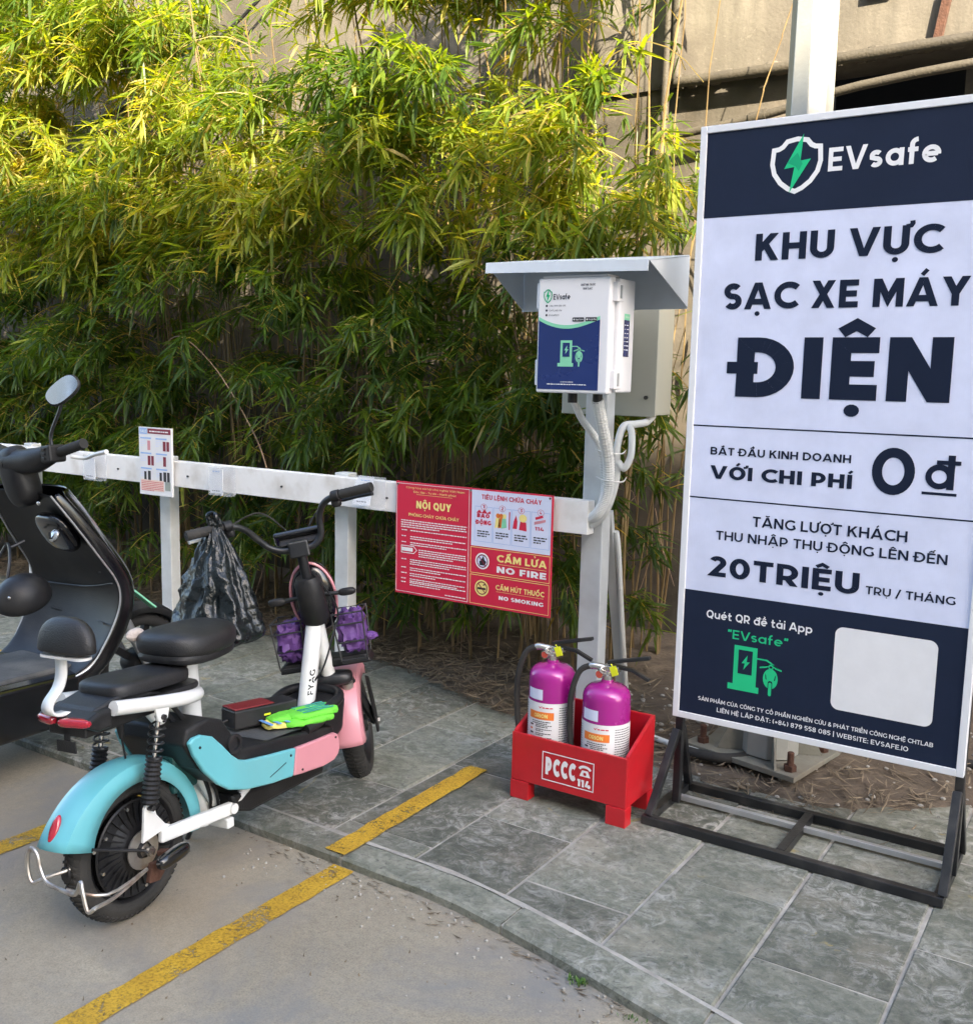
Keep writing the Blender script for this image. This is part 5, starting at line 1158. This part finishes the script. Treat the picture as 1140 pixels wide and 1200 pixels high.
    # rear seat pad, end cap, lamp, backrest
    bd(MB().prism(rrect(-.088, -.17, .088, .25, .045, 6), .604, .622, 'Z').prism([(-.07, -.17), (.07, -.17), (.07, .1), (-.07, .1)], .57, .603, 'Z'), 'rack_tray', M_plas, bevel=.006)
    def padf(p): p.z *= (1 if p.z > 0 else .6); p.x *= 1-.10*(p.y/.2); return p
    bd(MB().prism([(-.175, .622), (.10, .622), (.02, .655), (-.06, .658), (-.13, .642)], -.078, .078, 'X'), 'seat_apron', M_leather, bevel=.012, seg=3)
    bd(MB().sph((0, .075, .652), (.086, .150, .030), 28, 14, .42, R=rot('X', -3), fn=padf), 'rear_seat', M_leather, smooth=True)
    bd(MB().prism([(-.10, .585), (-.10, .640), (-.145, .636), (-.180, .625), (-.184, .605), (-.145, .585)], -.098, .098, 'X'), 'rack_end', M_plas, bevel=.012, seg=3)
    bd(MB().sph((0.050, -.182, .615), (.050, .014, .012), 14, 8, .6, R=rot('Z', 12)), 'tail_lamp', M_tail, smooth=True)
    bd(MB().sph((-.055, -.182, .615), (.040, .012, .012), 14, 8, .6, R=rot('Z', -12)), 'tail_lamp', M_tail, smooth=True)
    bd(MB().box((-.035, -.175, .528), (.035, -.170, .558)).box((-.012, -.170, .555), (.010, -.166, .60)), 'plate_bracket', M_plas, bevel=.001)
    def half(p):
        if p.z < 0: p.z *= .13
        return p
    bd(MB().sph((0, -.150, .797), (.100, .034, .088), 28, 14, .8, R=rot('X', -6), fn=half), 'backrest', M_leather, smooth=True)
    bd(MB().prism(rrect(-.085, -.176, .085, -.132, .02, 4), .777, .784, 'Z'), 'backrest_base', M_white)
    P = [(-.012, -.160, .784), (-.012, -.162, .735), (-.012, -.176, .700), (-.012, -.205, .672), (-.012, -.212, .650), (-.012, -.190, .632), (-.012, -.12, .628)]
    Q, _ = catmull([Vector(p) for p in P], [1]*len(P), 6); mb = MB()
    vs = []; 
    for q in Q: vs += [q-Vector((.019, 0, 0)), q+Vector((.019, 0, 0))]
    mb.add(vs, [(2*i, 2*i+1, 2*i+3, 2*i+2) for i in range(len(Q)-1)]); bd(mb, 'backrest_bracket', M_white, solid=.007, smooth=True)
    bd(MB().tube([(0.03, -.02, .60), (.03, -.02, .55), (.03, -.018, .52)], [.013, .011, .006], 10).tube([(.03, -.018, .52), (.03, -.01, .46)], .003, 6), 'charging_plug', M_plas, smooth=True)
    # frame tubes
    bd(MB().tube([(0, .268, .68), (0, .275, .45), (0, .295, .15)], .033, 20), 'seat_tube', M_white, smooth=True)
    bd(MB().tube([(0.0, .10, .57), (.03, .20, .42), (.05, .30, .22)], .016, 12), 'brace_tube', M_white, smooth=True)
    bd(MB().tube([(.05, .13, .60), (.07, .26, .40)], .008, 8).tube([(.035, .12, .58), (.055, .25, .38)], .007, 8), 'gas_strut', M_blk, smooth=True)
    for s in (-1, 1):
        bd(MB().tube([(s*.050, .30, .165), (s*.070, .36, .20), (s*.07, .46, .25)], .015, 12, 4), 'floor_tube', M_white, smooth=True)
    bd(MB().bar((-.11, .30, .165), (.11, .30, .165), .03, .03), 'pivot_tube', M_white, bevel=.004)
    bd(MB().prism([(.335, .235), (.42, .22), (.80, .19), (.80, .145), (.42, .15), (.34, .18)], -.085, .085, 'X'), 'battery_case', M_plas, bevel=.012)
    bd(MB().box((-.03, .14, .30), (.05, .24, .42)), 'controller', mat('controller_teal', (.01, .06, .06), .5), bevel=.01)
    bd(MB().tube([(.02, .19, .42), (.05, .24, .35), (.06, .27, .26), (.03, .30, .18)], .006, 8, 6).tube([(.0, .2, .42), (.07, .27, .30), (.075, .29, .2)], .005, 8, 6), 'wiring', M_plas, smooth=True)
    # floor tub and coloured side panels
    deck = [(.108, .47), (.122, .512), (.21, .522), (.268, .500), (.315, .43), (.345, .385), (.60, .350), (.800, .318), (.812, .290), (.80, .235), (.72, .215), (.50, .245), (.33, .275), (.235, .315), (.16, .385)]
    bd(MB().prism(deck, -.132, .132, 'X'), 'floor_tub', M_plas, bevel=.010, seg=3)
    fl = [(.36, .372), (.60, .3545), (.785, .3325)]
    bd(MB().add([(x, y, z+.0035) for y, z in fl for x in (-.115, .115)], [(0, 1, 3, 2), (2, 3, 5, 4)]), 'floor_mat', M_floor)
    cy = [(.112, .478), (.130, .489), (.16, .489), (.205, .470), (.245, .430), (.279, .391), (.31, .365), (.345, .352), (.45, .334), (.575, .315), (.555, .2275), (.45, .240), (.336, .262), (.262, .288), (.215, .322), (.163, .378), (.128, .435)]
    pk = [(.577, .315), (.70, .306), (.781, .302), (.800, .292), (.808, .272), (.808, .24), (.799, .222), (.775, .208), (.715, .206), (.60, .220), (.557, .2272)]
    for s in (-1, 1):
        a, c_ = (.133, .150) if s > 0 else (-.150, -.133)
        bd(MB().prism(cy, a, c_, 'X'), 'side_panel', M_cyan, bevel=.006, seg=3); bd(MB().prism(pk, a, c_, 'X'), 'side_panel', M_pink, bevel=.006, seg=3)
        bd(MB().lathe([(.030, .1335*s), (.030, .1415*s), (.020, .1415*s), (.018, .12*s)], (0, .305, .415), 'X', 18), 'panel_grommet', M_blk, smooth=True)
    bd(MB().bar((.1504, .44, .265), (.1504, .52, .285), .0015, .003, (1, 0, 0)), 'scratch', M_plas)
    for y, z in ((.15, .455), (.545, .300), (.60, .235), (.785, .285)): bd(MB().tube([(.148, y, z), (.1525, y, z)], .004, 8), 'screw', M_blk)
    # front rim of the tub
    bd(MB().tube([(.122, .66, .345), (.121, .74, .352), (.118, .80, .382), (.112, .865, .398), (.06, .910, .404), (-.06, .910, .404), (-.112, .865, .398), (-.118, .80, .382), (-.121, .74, .352), (-.122, .66, .345)], .018, 12, 6), 'tub_rim', M_plas, smooth=True)
    bd(MB().prism([(.80, .23), (.90, .27), (.925, .40), (.80, .38)], -.105, .105, 'X'), 'tub_nose', M_plas, bevel=.02, seg=3)
    # saddle
    def sad(p):
        p.x *= 1-.22*max(0, p.y/.16)-.05*min(0, p.y/.16); p.z += .012*(p.y/.16)**2*(1 if p.y < 0 else .2); return p
    bd(MB().sph((0, .290, .726), (.118, .148, .050), 36, 20, .68, fn=sad), 'saddle', M_leather, smooth=True)
    bd(MB().sph((0, .285, .690), (.112, .138, .022), 28, 10, .6, fn=sad), 'saddle_base', M_plas, smooth=True)
    bd(MB().sph((-.102, .175, .757), (.016, .034, .020), 12, 8), 'torn_patch', mat('torn_foam', (.50, .43, .38), .9, bump=.8, bscale=60), smooth=True)
    bd(MB().bar((0, .22, .67), (0, .34, .67), .05, .03), 'saddle_clamp', M_blk)
    # down tube and head
    bd(MB().tube([(0, .80, .28), (0, .832, .40), (0, .893, .64)], .030, 20), 'down_tube', M_white, smooth=True)
    p = Plane((.0305, .835, .44), (0, -.23, -.97), (0, .97, -.23)); p.n = Vector((1, 0, 0))
    q = Plane((0, 0, 0)); mb = MB(); polys, Wd = lay('FYAG', .2)
    for poly, l in polys:
        vs = []
        for v in poly:
            u_ = v.x/Wd*.085; w_ = v.y*.020-.010; c = Vector((0, .832+.061*(u_+.01)/.24, .40+.24*(u_+.01)/.24)); a = -w_/.031+radians(-34)
            vs.append(c+Vector((.0312*cos(a), .0312*sin(a), 0))*(1+l*.002))
        mb.add(vs, [tuple(range(len(vs)))])
    bd(mb, 'lettering', M_kprint)
    # ---- steering assembly, turned left about the raked steering axis
    A0, A1 = Vector((0, .963, .43)), Vector((0, .835, .93)); ax = (A1-A0).normalized()
    S = Matrix.Translation(A0) @ Matrix.Rotation(radians(30), 4, ax) @ Matrix.Translation(-A0)
    s_ = lambda: MB(S)
    SB = Matrix.Translation(A0) @ Matrix.Rotation(radians(38), 4, ax) @ Matrix.Translation(-A0)
    sb = lambda: MB(SB)
    def axp(q): return A0+(A1-A0)*q
    bd(MB().tube([axp(.44), axp(.47), axp(.74), axp(.78)], [.040, .050, .048, .038], 24), 'head_cover', M_plas, smooth=True)
    bd(MB().tube([axp(.02), axp(.46)], .026, 18), 'steerer_tube', M_white, smooth=True)
    bd(s_().tube([axp(.78), axp(.96)], .018, 14), 'stem', M_blk, smooth=True)
    bd(sb().box((-.040, .818, .895), (.030, .868, .952)), 'bar_clamp', M_blk, bevel=.006)
    Rb = [(.0, .843, .925), (.045, .845, .925), (.078, .843, .955), (.086, .83, 1.02), (.112, .80, 1.065), (.165, .765, 1.083), (.278, .705, 1.090)]
    Lb = [(-.055, .845, .925), (-.100, .843, .945), (-.135, .825, .985), (-.170, .79, 1.03), (-.225, .755, 1.052), (-.345, .690, 1.050)]
    full = Lb[::-1]+Rb
    bd(sb().tube(full, .0115, 12, 7), 'handlebar', M_blk, smooth=True)
    for s in (-1, 1):
        g = ((-.235, .7496, 1.0518), (-.345, .690, 1.050)) if s < 0 else ((.172, .7613, 1.0834), (.278, .705, 1.090))
        g0, g1 = Vector(g[0]), Vector(g[1]); gd = (g1-g0).normalized()
        gr = [g0+(g1-g0)*k/14 for k in range(15)]
        bd(sb().tube(gr, [.0165+.0012*(k % 2) for k in range(15)], 14), 'grip', M_rubber, smooth=True)
        h0 = g0-gd*.034
        bd(sb().tube([h0, g0-gd*.003], .0195, 12), 'switch_housing', M_plas, smooth=True, bevel=.003)
        bd(sb().sph(h0+gd*.012+Vector((0, .012, -.022)), (.018, .016, .018), 12, 8, .6), 'lever_clamp', M_plas, smooth=True)
        bd(sb().tube([h0+Vector((0, .015, -.01)), g0+Vector((0, .045, -.022)), g0+gd*.06+Vector((0, .040, -.022)), g1+Vector((0, .032, -.024))], [.006, .007, .006, .007], 8, 4), 'brake_lever', M_white if s < 0 else M_blk, smooth=True)
        bd(sb().tube([h0+Vector((0, .02, 0)), (s*.12, .91, 1.07), (s*.05, .95, 1.0), (0, .94, .90), (0, .93, .75)], .003, 6, 8), 'brake_cable', M_blk, smooth=True)
        # indicator stalk
        bd(s_().tube([(s*.045, .90, .745), (s*.10, .90, .742)], .008, 8), 'indicator_stalk', M_blk, smooth=True)
        bd(s_().sph((s*.125, .90, .742), (.032, .014, .014), 12, 8, .7), 'indicator', M_plas, smooth=True)
    bd(sb().box((-.085, .86, .955), (.085, .925, .975), rot('X', -38)), 'display', M_gloss, bevel=.008)
    bd(sb().box((-.070, .865, .925), (.070, .905, .955), rot('X', -38)), 'display_mount', M_plas, bevel=.006)
    # headlight shell in front of the head with pale trim
    bd(s_().sph((0, .955, .735), (.080, .050, .130), 24, 16, .8, R=rot('X', 14)), 'headlight_shell', M_gloss, smooth=True)
    tr = [(.080*cos(a), .932-.03*sin(a), .735+.128*sin(a)) for a in [radians(-40+k*13) for k in range(21)]]
    bd(s_().tube(tr, .005, 8, 3), 'headlight_trim', M_pink, smooth=True)
    # fork
    bd(s_().sph((0, .972, .425), (.085, .045, .026), 20, 10, .6), 'fork_crown', M_blk, smooth=True)
    for s in (-1, 1):
        bd(s_().tube([(s*.062, .975, .43), (s*.074+.020, 1.05, .31), (s*.074+.040, 1.138, .200)], [.017, .019, .014], 12), 'fork_leg', M_blk, smooth=True)
        bd(s_().prism([(1.005, .41), (1.060, .395), (1.130, .24), (1.125, .17), (1.085, .17)], s*.092+.030, s*.092+.038, 'X'), 'fork_cover', M_plas, bevel=.003)
        bd(s_().tube([(s*.060, .968, .405), (s*.060, .975, .385)], .022, 14), 'fork_seal', M_rustchrome, smooth=True)
    wheel(S, (.040, 1.140, .200), .200, .078, t, 'spoke')
    fender(S, (.040, 1.130, .202), .240, .116, 66, 183, t, M_pink, .02)
    # wire basket
    def cg(mb, a, c): mb.tube([a, c], .0032, 6)
    for s in (-1, 1):
        mb = s_(); x0, x1, y0, y1, z0, z1 = (.055, .165, .90, 1.05, .495, .665) if s > 0 else (-.165, -.055, .90, 1.05, .495, .665)
        for z in (z0, z0+.065, z0+.13, z1):
            k = .85+.15*(z-z0)/(z1-z0); xm, ym = (x0+x1)/2, (y0+y1)/2; hx, hy = (x1-x0)/2*k, (y1-y0)/2*k
            mb.tube([(xm-hx, ym-hy, z), (xm+hx, ym-hy, z), (xm+hx, ym+hy, z), (xm-hx, ym+hy, z), (xm-hx, ym-hy, z)], .0035, 6)
        for u in range(2):
            for x, y in ((x0+(x1-x0)*u, y0), (x0+(x1-x0)*u, y1), (x0+(x1-x0)*.5, y1)):
                cg(mb, ((x-(x0+x1)/2)*.85+(x0+x1)/2, (y-(y0+y1)/2)*.85+(y0+y1)/2, z0), (x, y, z1))
        mb.box((x0+.01, y0+.012, z0-.012), (x1-.01, y1-.012, z0-.004)); bd(mb, 'basket', M_blk)
    bd(s_().prism([(-.17, .47), (.17, .47), (.15, .505), (-.15, .505)], .94, 1.06, 'Y'), 'basket_tray', M_plas, bevel=.01)
    bd(MB().tube([(.03, .86, .84), (.075, .93, .70), (.07, .90, .60), (.055, .86, .50), (.02, .84, .44), (.01, .83, .36)], .0035, 6, 8), 'cable', M_blk, smooth=True)
    # kickstand on the far side
    bd(MB().tube([(-.10, .40, .16), (-.20, .42, .004)], .008, 8), 'kickstand', M_blk, smooth=True)
    # ---- things carried on the bike
    MS = M @ S
    rr = random.Random(4)
    def lump(name, lab, cat, c, r, m, T, e=.75, amp=.14, fr=18, R=None, nu=40, nv=26):
        def fn(p):
            q = p.normalized() if p.length > 0 else p
            return p*(1+amp*(abs(noise.noise(q*3.1+Vector(c)*9))-.25)+amp*.4*noise.noise(q*8+Vector(c)*5))
        mb = MB(T); mb.sph(c, r, nu, nv, e, fn=fn, R=R); return tag(mb.build(name, m, smooth=True), lab, cat)
    lump('purple_bundle', 'bundle of purple cloth stuffed in the basket on the right of the bike head', 'bundle', (.112, .975, .590), (.048, .066, .074), M_lilac, MS, .6, .42)
    lump('purple_bundle', 'bundle of purple cloth in the basket on the left, behind the white down tube', 'bundle', (-.112, .975, .585), (.048, .066, .072), M_lilac, MS, .6, .42)
    lump('purple_flap', 'loose purple cloth corner poking out right of the basket', 'cloth', (.170, .97, .560), (.028, .026, .015), M_lilac, MS, 1., .3)
    # black box on the floor with a red top
    ch = thing('charger_box', 'black battery charger box with dark red lid lying on the bike floor', 'charger', m=M @ Matrix.Translation((-.035, .62, .365)) @ Matrix.Rotation(radians(-18), 4, 'Z') @ Matrix.Rotation(radians(-3), 4, 'X'))
    MB().box((-.045, -.12, .004), (.045, .12, .066)).build('case', M_plas, ch, world=False, bevel=.006)
    MB().box((-.040, -.118, .067), (.040, .03, .071)).build('lid', mat('dark_red', (.20, .015, .02), .4), ch, world=False, bevel=.001)
    MB().box((.0455, -.012, .034), (.047, .012, .040)).build('mark', M_tag, ch, world=False)
    MB().tube([(-.0, -.12, .03), (-.03, -.2, .0), (-.05, -.27, -.02)], .005, 8, 5).build('cord', M_plas, ch, world=False, smooth=True)
    gl = thing('folded_gloves', 'folded lime green and yellow striped fabric lying on the bike floor', 'cloth', m=M @ Matrix.Translation((.075, .69, .352)) @ Matrix.Rotation(radians(-20), 4, 'Z') @ Matrix.Rotation(radians(-3), 4, 'X'))
    def gf(p): p.z += .006*noise.noise(p*40); p.x *= 1+.12*noise.noise(p*22); return p
    MB().sph((0, .045, .034), (.052, .095, .012), 24, 10, .55, fn=gf).build('fold', M_lime, gl, world=False, smooth=True)
    MB().sph((.004, .02, .016), (.054, .10, .013), 24, 10, .55, fn=gf).build('fold', M_lime, gl, world=False, smooth=True)
    MB().sph((.0, -.075, .016), (.036, .060, .011), 24, 10, .55, fn=gf).build('fold', M_ltyel, gl, world=False, smooth=True)
    MB().sph((-.02, -.01, .030), (.046, .10, .011), 24, 10, .55, fn=gf).build('fold', M_lime, gl, world=False, smooth=True)
    for k in range(5): MB().bar((.020-.018*k+.018, -.01, .0470), (.012-.018*k+.018, .115, .0475), .006, .002).build('stripe', M_teal, gl, world=False)
    for k in range(3): MB().box((-.045, -.135+k*.03, .0275), (.045, -.122+k*.03, .0290)).build('stripe', M_ltblu, gl, world=False)
    # dark plastic bag hanging from the left grip
    gp = (M @ SB @ Vector((-.258, .738, 1.052)))
    T = Matrix.Translation(gp); vs = []; nz_, na = 72, 112; fs = []
    for i in range(nz_+1):
        q = i/nz_; z = .035-.42*q
        r = (.016+.030*min(1, q*2.2)+.128*(max(0, q-.06)/.94)**.80)*(1 if q < .86 else math.sqrt(max(.0, 1-((q-.86)/.14)**2)))
        if q < .05: r *= 1.5
        for k in range(na):
            a = 2*pi*k/na; n_ = Vector((cos(a)*1.2, sin(a)*1.2, q*3.0))
            cr = abs(noise.noise(n_*1.3+Vector((3, 1, 0))))*.26+abs(noise.noise(n_*3.2))*.10+abs(noise.noise(n_*9.0))*.045
            pl = .22*(1-q)*abs(sin(a*6+2.5*noise.noise(n_*1.3)))
            rr_ = r*(1.12-cr-pl)
            vs.append((rr_*cos(a)*1.05+.02*q, rr_*sin(a)*.82-.008*q, z+.012*noise.noise(n_*3)))
    fs = [(i*na+k, i*na+(k+1) % na, (i+1)*na+(k+1) % na, (i+1)*na+k) for i in range(nz_) for k in range(na)]
    bg_ = thing('plastic_bag', 'dark crinkled plastic bag hanging from the left handlebar grip of the bike', 'bag', gp)
    MB(T).add(vs, fs).build('bag_body', M_bag, bg_, smooth=False)
    bg_.children[0].data.polygons.foreach_set('use_smooth', [True]*len(bg_.children[0].data.polygons))
    mb = MB(T)
    for s in (-1, 1): mb.tube([(s*.012, 0, .02), (s*.02, -.01, .045), (s*.005, 0, .055), (0, .01, .03)], [.010, .008, .006, .004], 8, 4)
    mb.build('knot', M_bag, bg_, smooth=True)
ebike()

# ------------------------------------------------------------------ black scooter at the left
def scooter():
    X0, Y0 = -3.60, 1.45
    t = thing('scooter', 'glossy black step through scooter cut by the left edge', 'scooter', (X0, Y0, 0))
    def bd(mb, nm, m, par=t, **k): return mb.build(nm, m, par, **k)
    # leg shield: right edge runs forward and back again, hollow on the rider's side
    inner = [(2.215, 1.02), (2.270, .935), (2.325, .85), (2.380, .765), (2.432, .685), (2.452, .62), (2.440, .54), (2.385, .43), (2.315, .34), (2.20, .305)]
    outer = [(2.245, 1.035), (2.308, .955), (2.368, .866), (2.426, .778), (2.485, .692), (2.508, .61), (2.495, .52), (2.43, .39), (2.35, .29), (2.20, .24)]
    hw = [.225, .250, .270, .285, .296, .300, .298, .290, .275, .25]
    def loft(rows, nm, m, **k):
        n = len(rows[0]); mb = MB(); mb.add([p for r in rows for p in r], [(i*n+j, (i+1)*n+j, (i+1)*n+j+1, i*n+j+1) for i in range(len(rows)-1) for j in range(n-1)]); return bd(mb, nm, m, **k)
    def row(c, w, y, z, bow):
        return [Vector((X0+w*u, y+bow*(1-u*u), z)) for u in (-1, -.85, -.5, 0, .5, .85, 1)]
    loft([row(0, w*.97, y, z, .05) for (y, z), w in zip(inner, hw)], 'leg_shield', M_plas, solid=.006, smooth=True, sub=1)
    loft([row(0, w*1.0, y, z, .15) for (y, z), w in zip(outer, hw)], 'front_cover', M_gloss, solid=.006, smooth=True, sub=1)
    for s in (-1, 1):   # rolled side edge joining the two skins
        loft([[Vector((X0+s*w*.97, a[0], a[1])), Vector((X0+s*w*.99, (a[0]+b[0])/2, (a[1]+b[1])/2+.002)), Vector((X0+s*w*1.0, b[0], b[1]))] for a, b, w in zip(inner, outer, hw)], 'shield_edge', M_gloss, smooth=True, sub=1, solid=.004)
        mb = MB(); mb.tube([(X0+s*w*.972, a[0]-.003, a[1]) for a, w in zip(inner, hw)], .0038, 6, 5); bd(mb, 'trim', M_alu, smooth=True)
    for (a, b_) in (((X0-.2, 2.455, .60), (X0+.27, 2.428, .66)), ((X0-.15, 2.44, .50), (X0+.25, 2.40, .50))): bd(MB().tube([a, ((a[0]+b_[0])/2, 2.475, (a[2]+b_[2])/2-.02), b_], .0035, 6, 6), 'seam', M_blk)
    bd(MB().box((X0+.225, 2.40, .70), (X0+.235, 2.405, .705)), 'vent_slot', M_blk)
    bd(MB().sph((X0+.10, 2.315, .86), (.10, .030, .09), 20, 12, .7, R=rot('X', 32)), 'glove_box', M_gloss, smooth=True)
    k_ = bd(MB().lathe([(.024, -.012), (.026, -.004), (.022, 0), (.008, .002)], (X0+.165, 2.250, .862), 'Y', 20, R=rot('X', 155)), 'key_lock', M_chrome, smooth=True)
    bd(MB().box((X0+.161, 2.236, .848), (X0+.168, 2.242, .876)), 'key_slot', M_plas, k_)
    bd(MB().sph((X0+.135, 2.215, .985), (.013, .004, .008), 12, 6), 'badge', M_chrome, smooth=True)
    bd(MB().tube([(X0-.02, 2.25, .82), (X0-.03, 2.19, .80), (X0-.035, 2.18, .82)], .006, 8, 4), 'bag_hook', M_blk, smooth=True)
    # floor and side sills
    bd(MB().prism([(1.25, .30), (2.30, .30), (2.36, .33), (2.30, .345), (1.25, .345)], X0-.17, X0+.17, 'X'), 'floor_panel', M_floor, bevel=.01)
    for s in (-1, 1):
        a, c = (X0+.172, X0+.262) if s > 0 else (X0-.262, X0-.172)
        bd(MB().prism([(1.20, .350), (2.28, .330), (2.40, .30), (2.38, .22), (2.20, .14), (1.25, .12)], a, c, 'X'), 'side_sill', M_gloss, bevel=.015, seg=3)
    bd(MB().prism([(1.2, .14), (2.2, .16), (2.25, .29), (1.2, .29)], X0-.171, X0+.171, 'X'), 'belly', M_plas)
    # body and seat behind (beyond the edge of the picture)
    bd(MB().prism([(1.24, .20), (1.24, .62), (1.05, .72), (.45, .76), (.28, .66), (.42, .38), (.80, .26)], X0-.16, X0+.16, 'X'), 'rear_body', M_gloss, bevel=.04, seg=4)
    bd(MB().sph((X0, .80, .79), (.14, .42, .06), 24, 12, .5), 'seat', M_leather, smooth=True)
    T = Matrix.Translation((X0, .60, 0)); wb = MB()
    for (yy, R_) in ((.60, .23), (2.74, .225)):
        w = MB().lathe([(R_-.055, -.03), (R_-.06, -.025), (R_-.062, 0), (R_-.06, .025), (R_-.055, .03)], (X0, yy, R_), 'X', 40, closed=True).build('wheel', M_plas, t, smooth=True)
        prof = [(R_-.035+.035*cos(radians(a)), .045*sin(radians(a))) for a in range(-120, 121, 15)]+[(R_-.058, .034), (R_-.058, -.034)]
        MB().lathe(prof, (X0, yy, R_), 'X', 56, closed=True).build('tyre', M_rubber, w, smooth=True)
        tr = MB()
        for k in range(40):
            a = 2*pi*k/40
            for s in (-1, 1):
                pts = []
                for u, sh in ((.05, 0), (.5, .05), (.85, .10)):
                    q = math.asin(u); rr = R_-.035+.0352*cos(q)+.002
                    for d in (-.045, .025): pts.append(Vector((X0+s*.045*u, yy+rr*cos(a+sh+d), R_+rr*sin(a+sh+d))))
                tr.add(pts, [(0, 1, 3, 2), (2, 3, 5, 4)])
        tr.build('tread', M_rubber, w, solid=.004)['kind'] = 'stuff'
        MB().lathe([(.05, -.05), (.06, -.03), (.06, .03), (.05, .05)], (X0, yy, R_), 'X', 20).build('hub', M_plas, w, smooth=True)
        for k in range(5):
            a = 2*pi*k/5; MB().bar((X0, yy+.05*cos(a), R_+.05*sin(a)), (X0, yy+(R_-.06)*cos(a), R_+(R_-.06)*sin(a)), .03, .03, (1, 0, 0)).build('spoke', M_plas, w, bevel=.004)
    for s in (-1, 1): bd(MB().tube([(X0+s*.075, 2.52, .62), (X0+s*.078, 2.64, .42), (X0+s*.072, 2.74, .225)], [.02, .022, .018], 12), 'fork_leg', M_alu, smooth=True)
    fender(None, (X0, 2.74, .225), .262, .115, 30, 165, t, M_gloss) if False else None
    c = Vector((X0, 2.74, .225)); vs = []; n = 18
    for i in range(n+1):
        a = radians(20+125*i/n)
        for x, d in ((-.058, -.035), (-.055, -.01), (-.03, .004), (0, .008), (.03, .004), (.055, -.01), (.058, -.035)): vs.append(c+Vector((x, (.258+d)*cos(a), (.258+d)*sin(a))))
    bd(MB().add(vs, [(i*7+j, (i+1)*7+j, (i+1)*7+j+1, i*7+j+1) for i in range(n) for j in range(6)]), 'front_mudguard', M_plas, solid=.003, smooth=True)
    bd(MB().bar((X0+.135, 2.60, .60), (X0+.175, 2.70, .50), .008, .045, (1, 0, 0)), 'side_reflector', M_gpale, bevel=.002)
    # handlebar
    bd(MB().sph((X0-.01, 2.235, 1.075), (.068, .055, .12), 22, 14, .65, R=rot('Y', -14) @ rot('X', 8)), 'handlebar_cowl', M_plas, smooth=True)
    bd(MB().tube([(X0-.02, 2.22, 1.13), (X0+.11, 2.225, 1.145), (X0+.20, 2.235, 1.175), (X0+.24, 2.24, 1.185)], [.050, .048, .036, .024], 14, 4), 'bar_cover', M_plas, smooth=True)
    bd(MB().tube([(X0-.02, 2.22, 1.13), (X0-.13, 2.225, 1.145), (X0-.21, 2.235, 1.175), (X0-.24, 2.24, 1.185)], [.050, .048, .036, .024], 14, 4), 'bar_cover', M_plas, smooth=True)
    bd(MB().box((X0+.195, 2.19, 1.145), (X0+.255, 2.26, 1.210), rot('Y', -8)), 'switch_box', M_plas, bevel=.008)
    for k in range(3): bd(MB().box((X0+.208, 2.185, 1.155+k*.017), (X0+.228, 2.1895, 1.166+k*.017)), 'switch', M_plas, bevel=.002)
    gr = [Vector((X0+.255, 2.235, 1.185))+Vector((.145, -.002, .040))*k/16 for k in range(17)]
    bd(MB().tube(gr, [.0185+.0012*(k % 2) for k in range(17)], 14), 'grip', M_rubber, smooth=True)
    gl = [Vector((2*X0-p.x-.04, p.y, p.z)) for p in gr]; bd(MB().tube(gl, [.0185+.0012*(k % 2) for k in range(17)], 14), 'grip', M_rubber, smooth=True)
    bd(MB().tube([(X0+.24, 2.29, 1.165), (X0+.29, 2.31, 1.160), (X0+.37, 2.30, 1.180), (X0+.45, 2.29, 1.195)], [.007, .007, .008, .009], 8, 4), 'brake_lever', M_white, smooth=True)
    bd(MB().box((X0-.075, 2.118, 1.02), (X0+.025, 2.122, 1.055), rot('Y', -18)), 'sticker', M_label); bd(MB().box((X0-.08, 2.116, 1.085), (X0-.02, 2.12, 1.12), rot('Y', -18)), 'sticker', M_label)
    for s in (-1, 1):
        xs_ = X0+s*.205; x2 = X0+s*.262
        bd(MB().tube([(xs_, 2.235, 1.20), (xs_-.004, 2.235, 1.25), (x2-.01, 2.24, 1.34), (x2, 2.24, 1.37)], .0065, 8, 4), 'mirror_stem', M_blk, smooth=True)
        R = rot('Z', 24) @ rot('Y', 46 if s > 0 else -46) @ rot('X', -17)
        c = (x2+s*.022, 2.235, 1.412)
        mh = bd(MB().sph(c, (.040, .015, .070), 22, 12, .75, R=R), 'mirror', M_plas, smooth=True)
        mb = MB(); pts = [Vector(c)+R @ Vector((.035*math.copysign(abs(cos(a))**.75, cos(a)), -.0135, .064*math.copysign(abs(sin(a))**.75, sin(a)))) for a in [2*pi*k/28 for k in range(28)]]
        mb.add(pts, [tuple(range(28))]); bd(mb, 'mirror_glass', M_mirror, mh, solid=.003)
    # half helmet hanging from the hook
    h = thing('helmet', 'black half helmet hanging inside the scooter leg shield', 'helmet', (X0+.165, 2.12, .60))
    def hf(p):
        if p.z < 0: p.z *= .35
        return p
    MB().sph((X0+.165, 2.12, .640), (.092, .105, .092), 28, 16, 1., R=rot('Y', 20) @ rot('X', 20), fn=hf).build('shell', M_plas, h, smooth=True)
    MB().tube([(X0+.13, 2.08, .70), (X0+.09, 2.12, .78), (X0-.03, 2.185, .815), (X0-.06, 2.16, .75)], .006, 6, 6).build('strap', M_blk, h, smooth=True)
    MB().sph((X0+.215, 2.035, .662), (.009, .004, .007), 10, 6).build('rivet', M_chrome, h, smooth=True)
scooter()
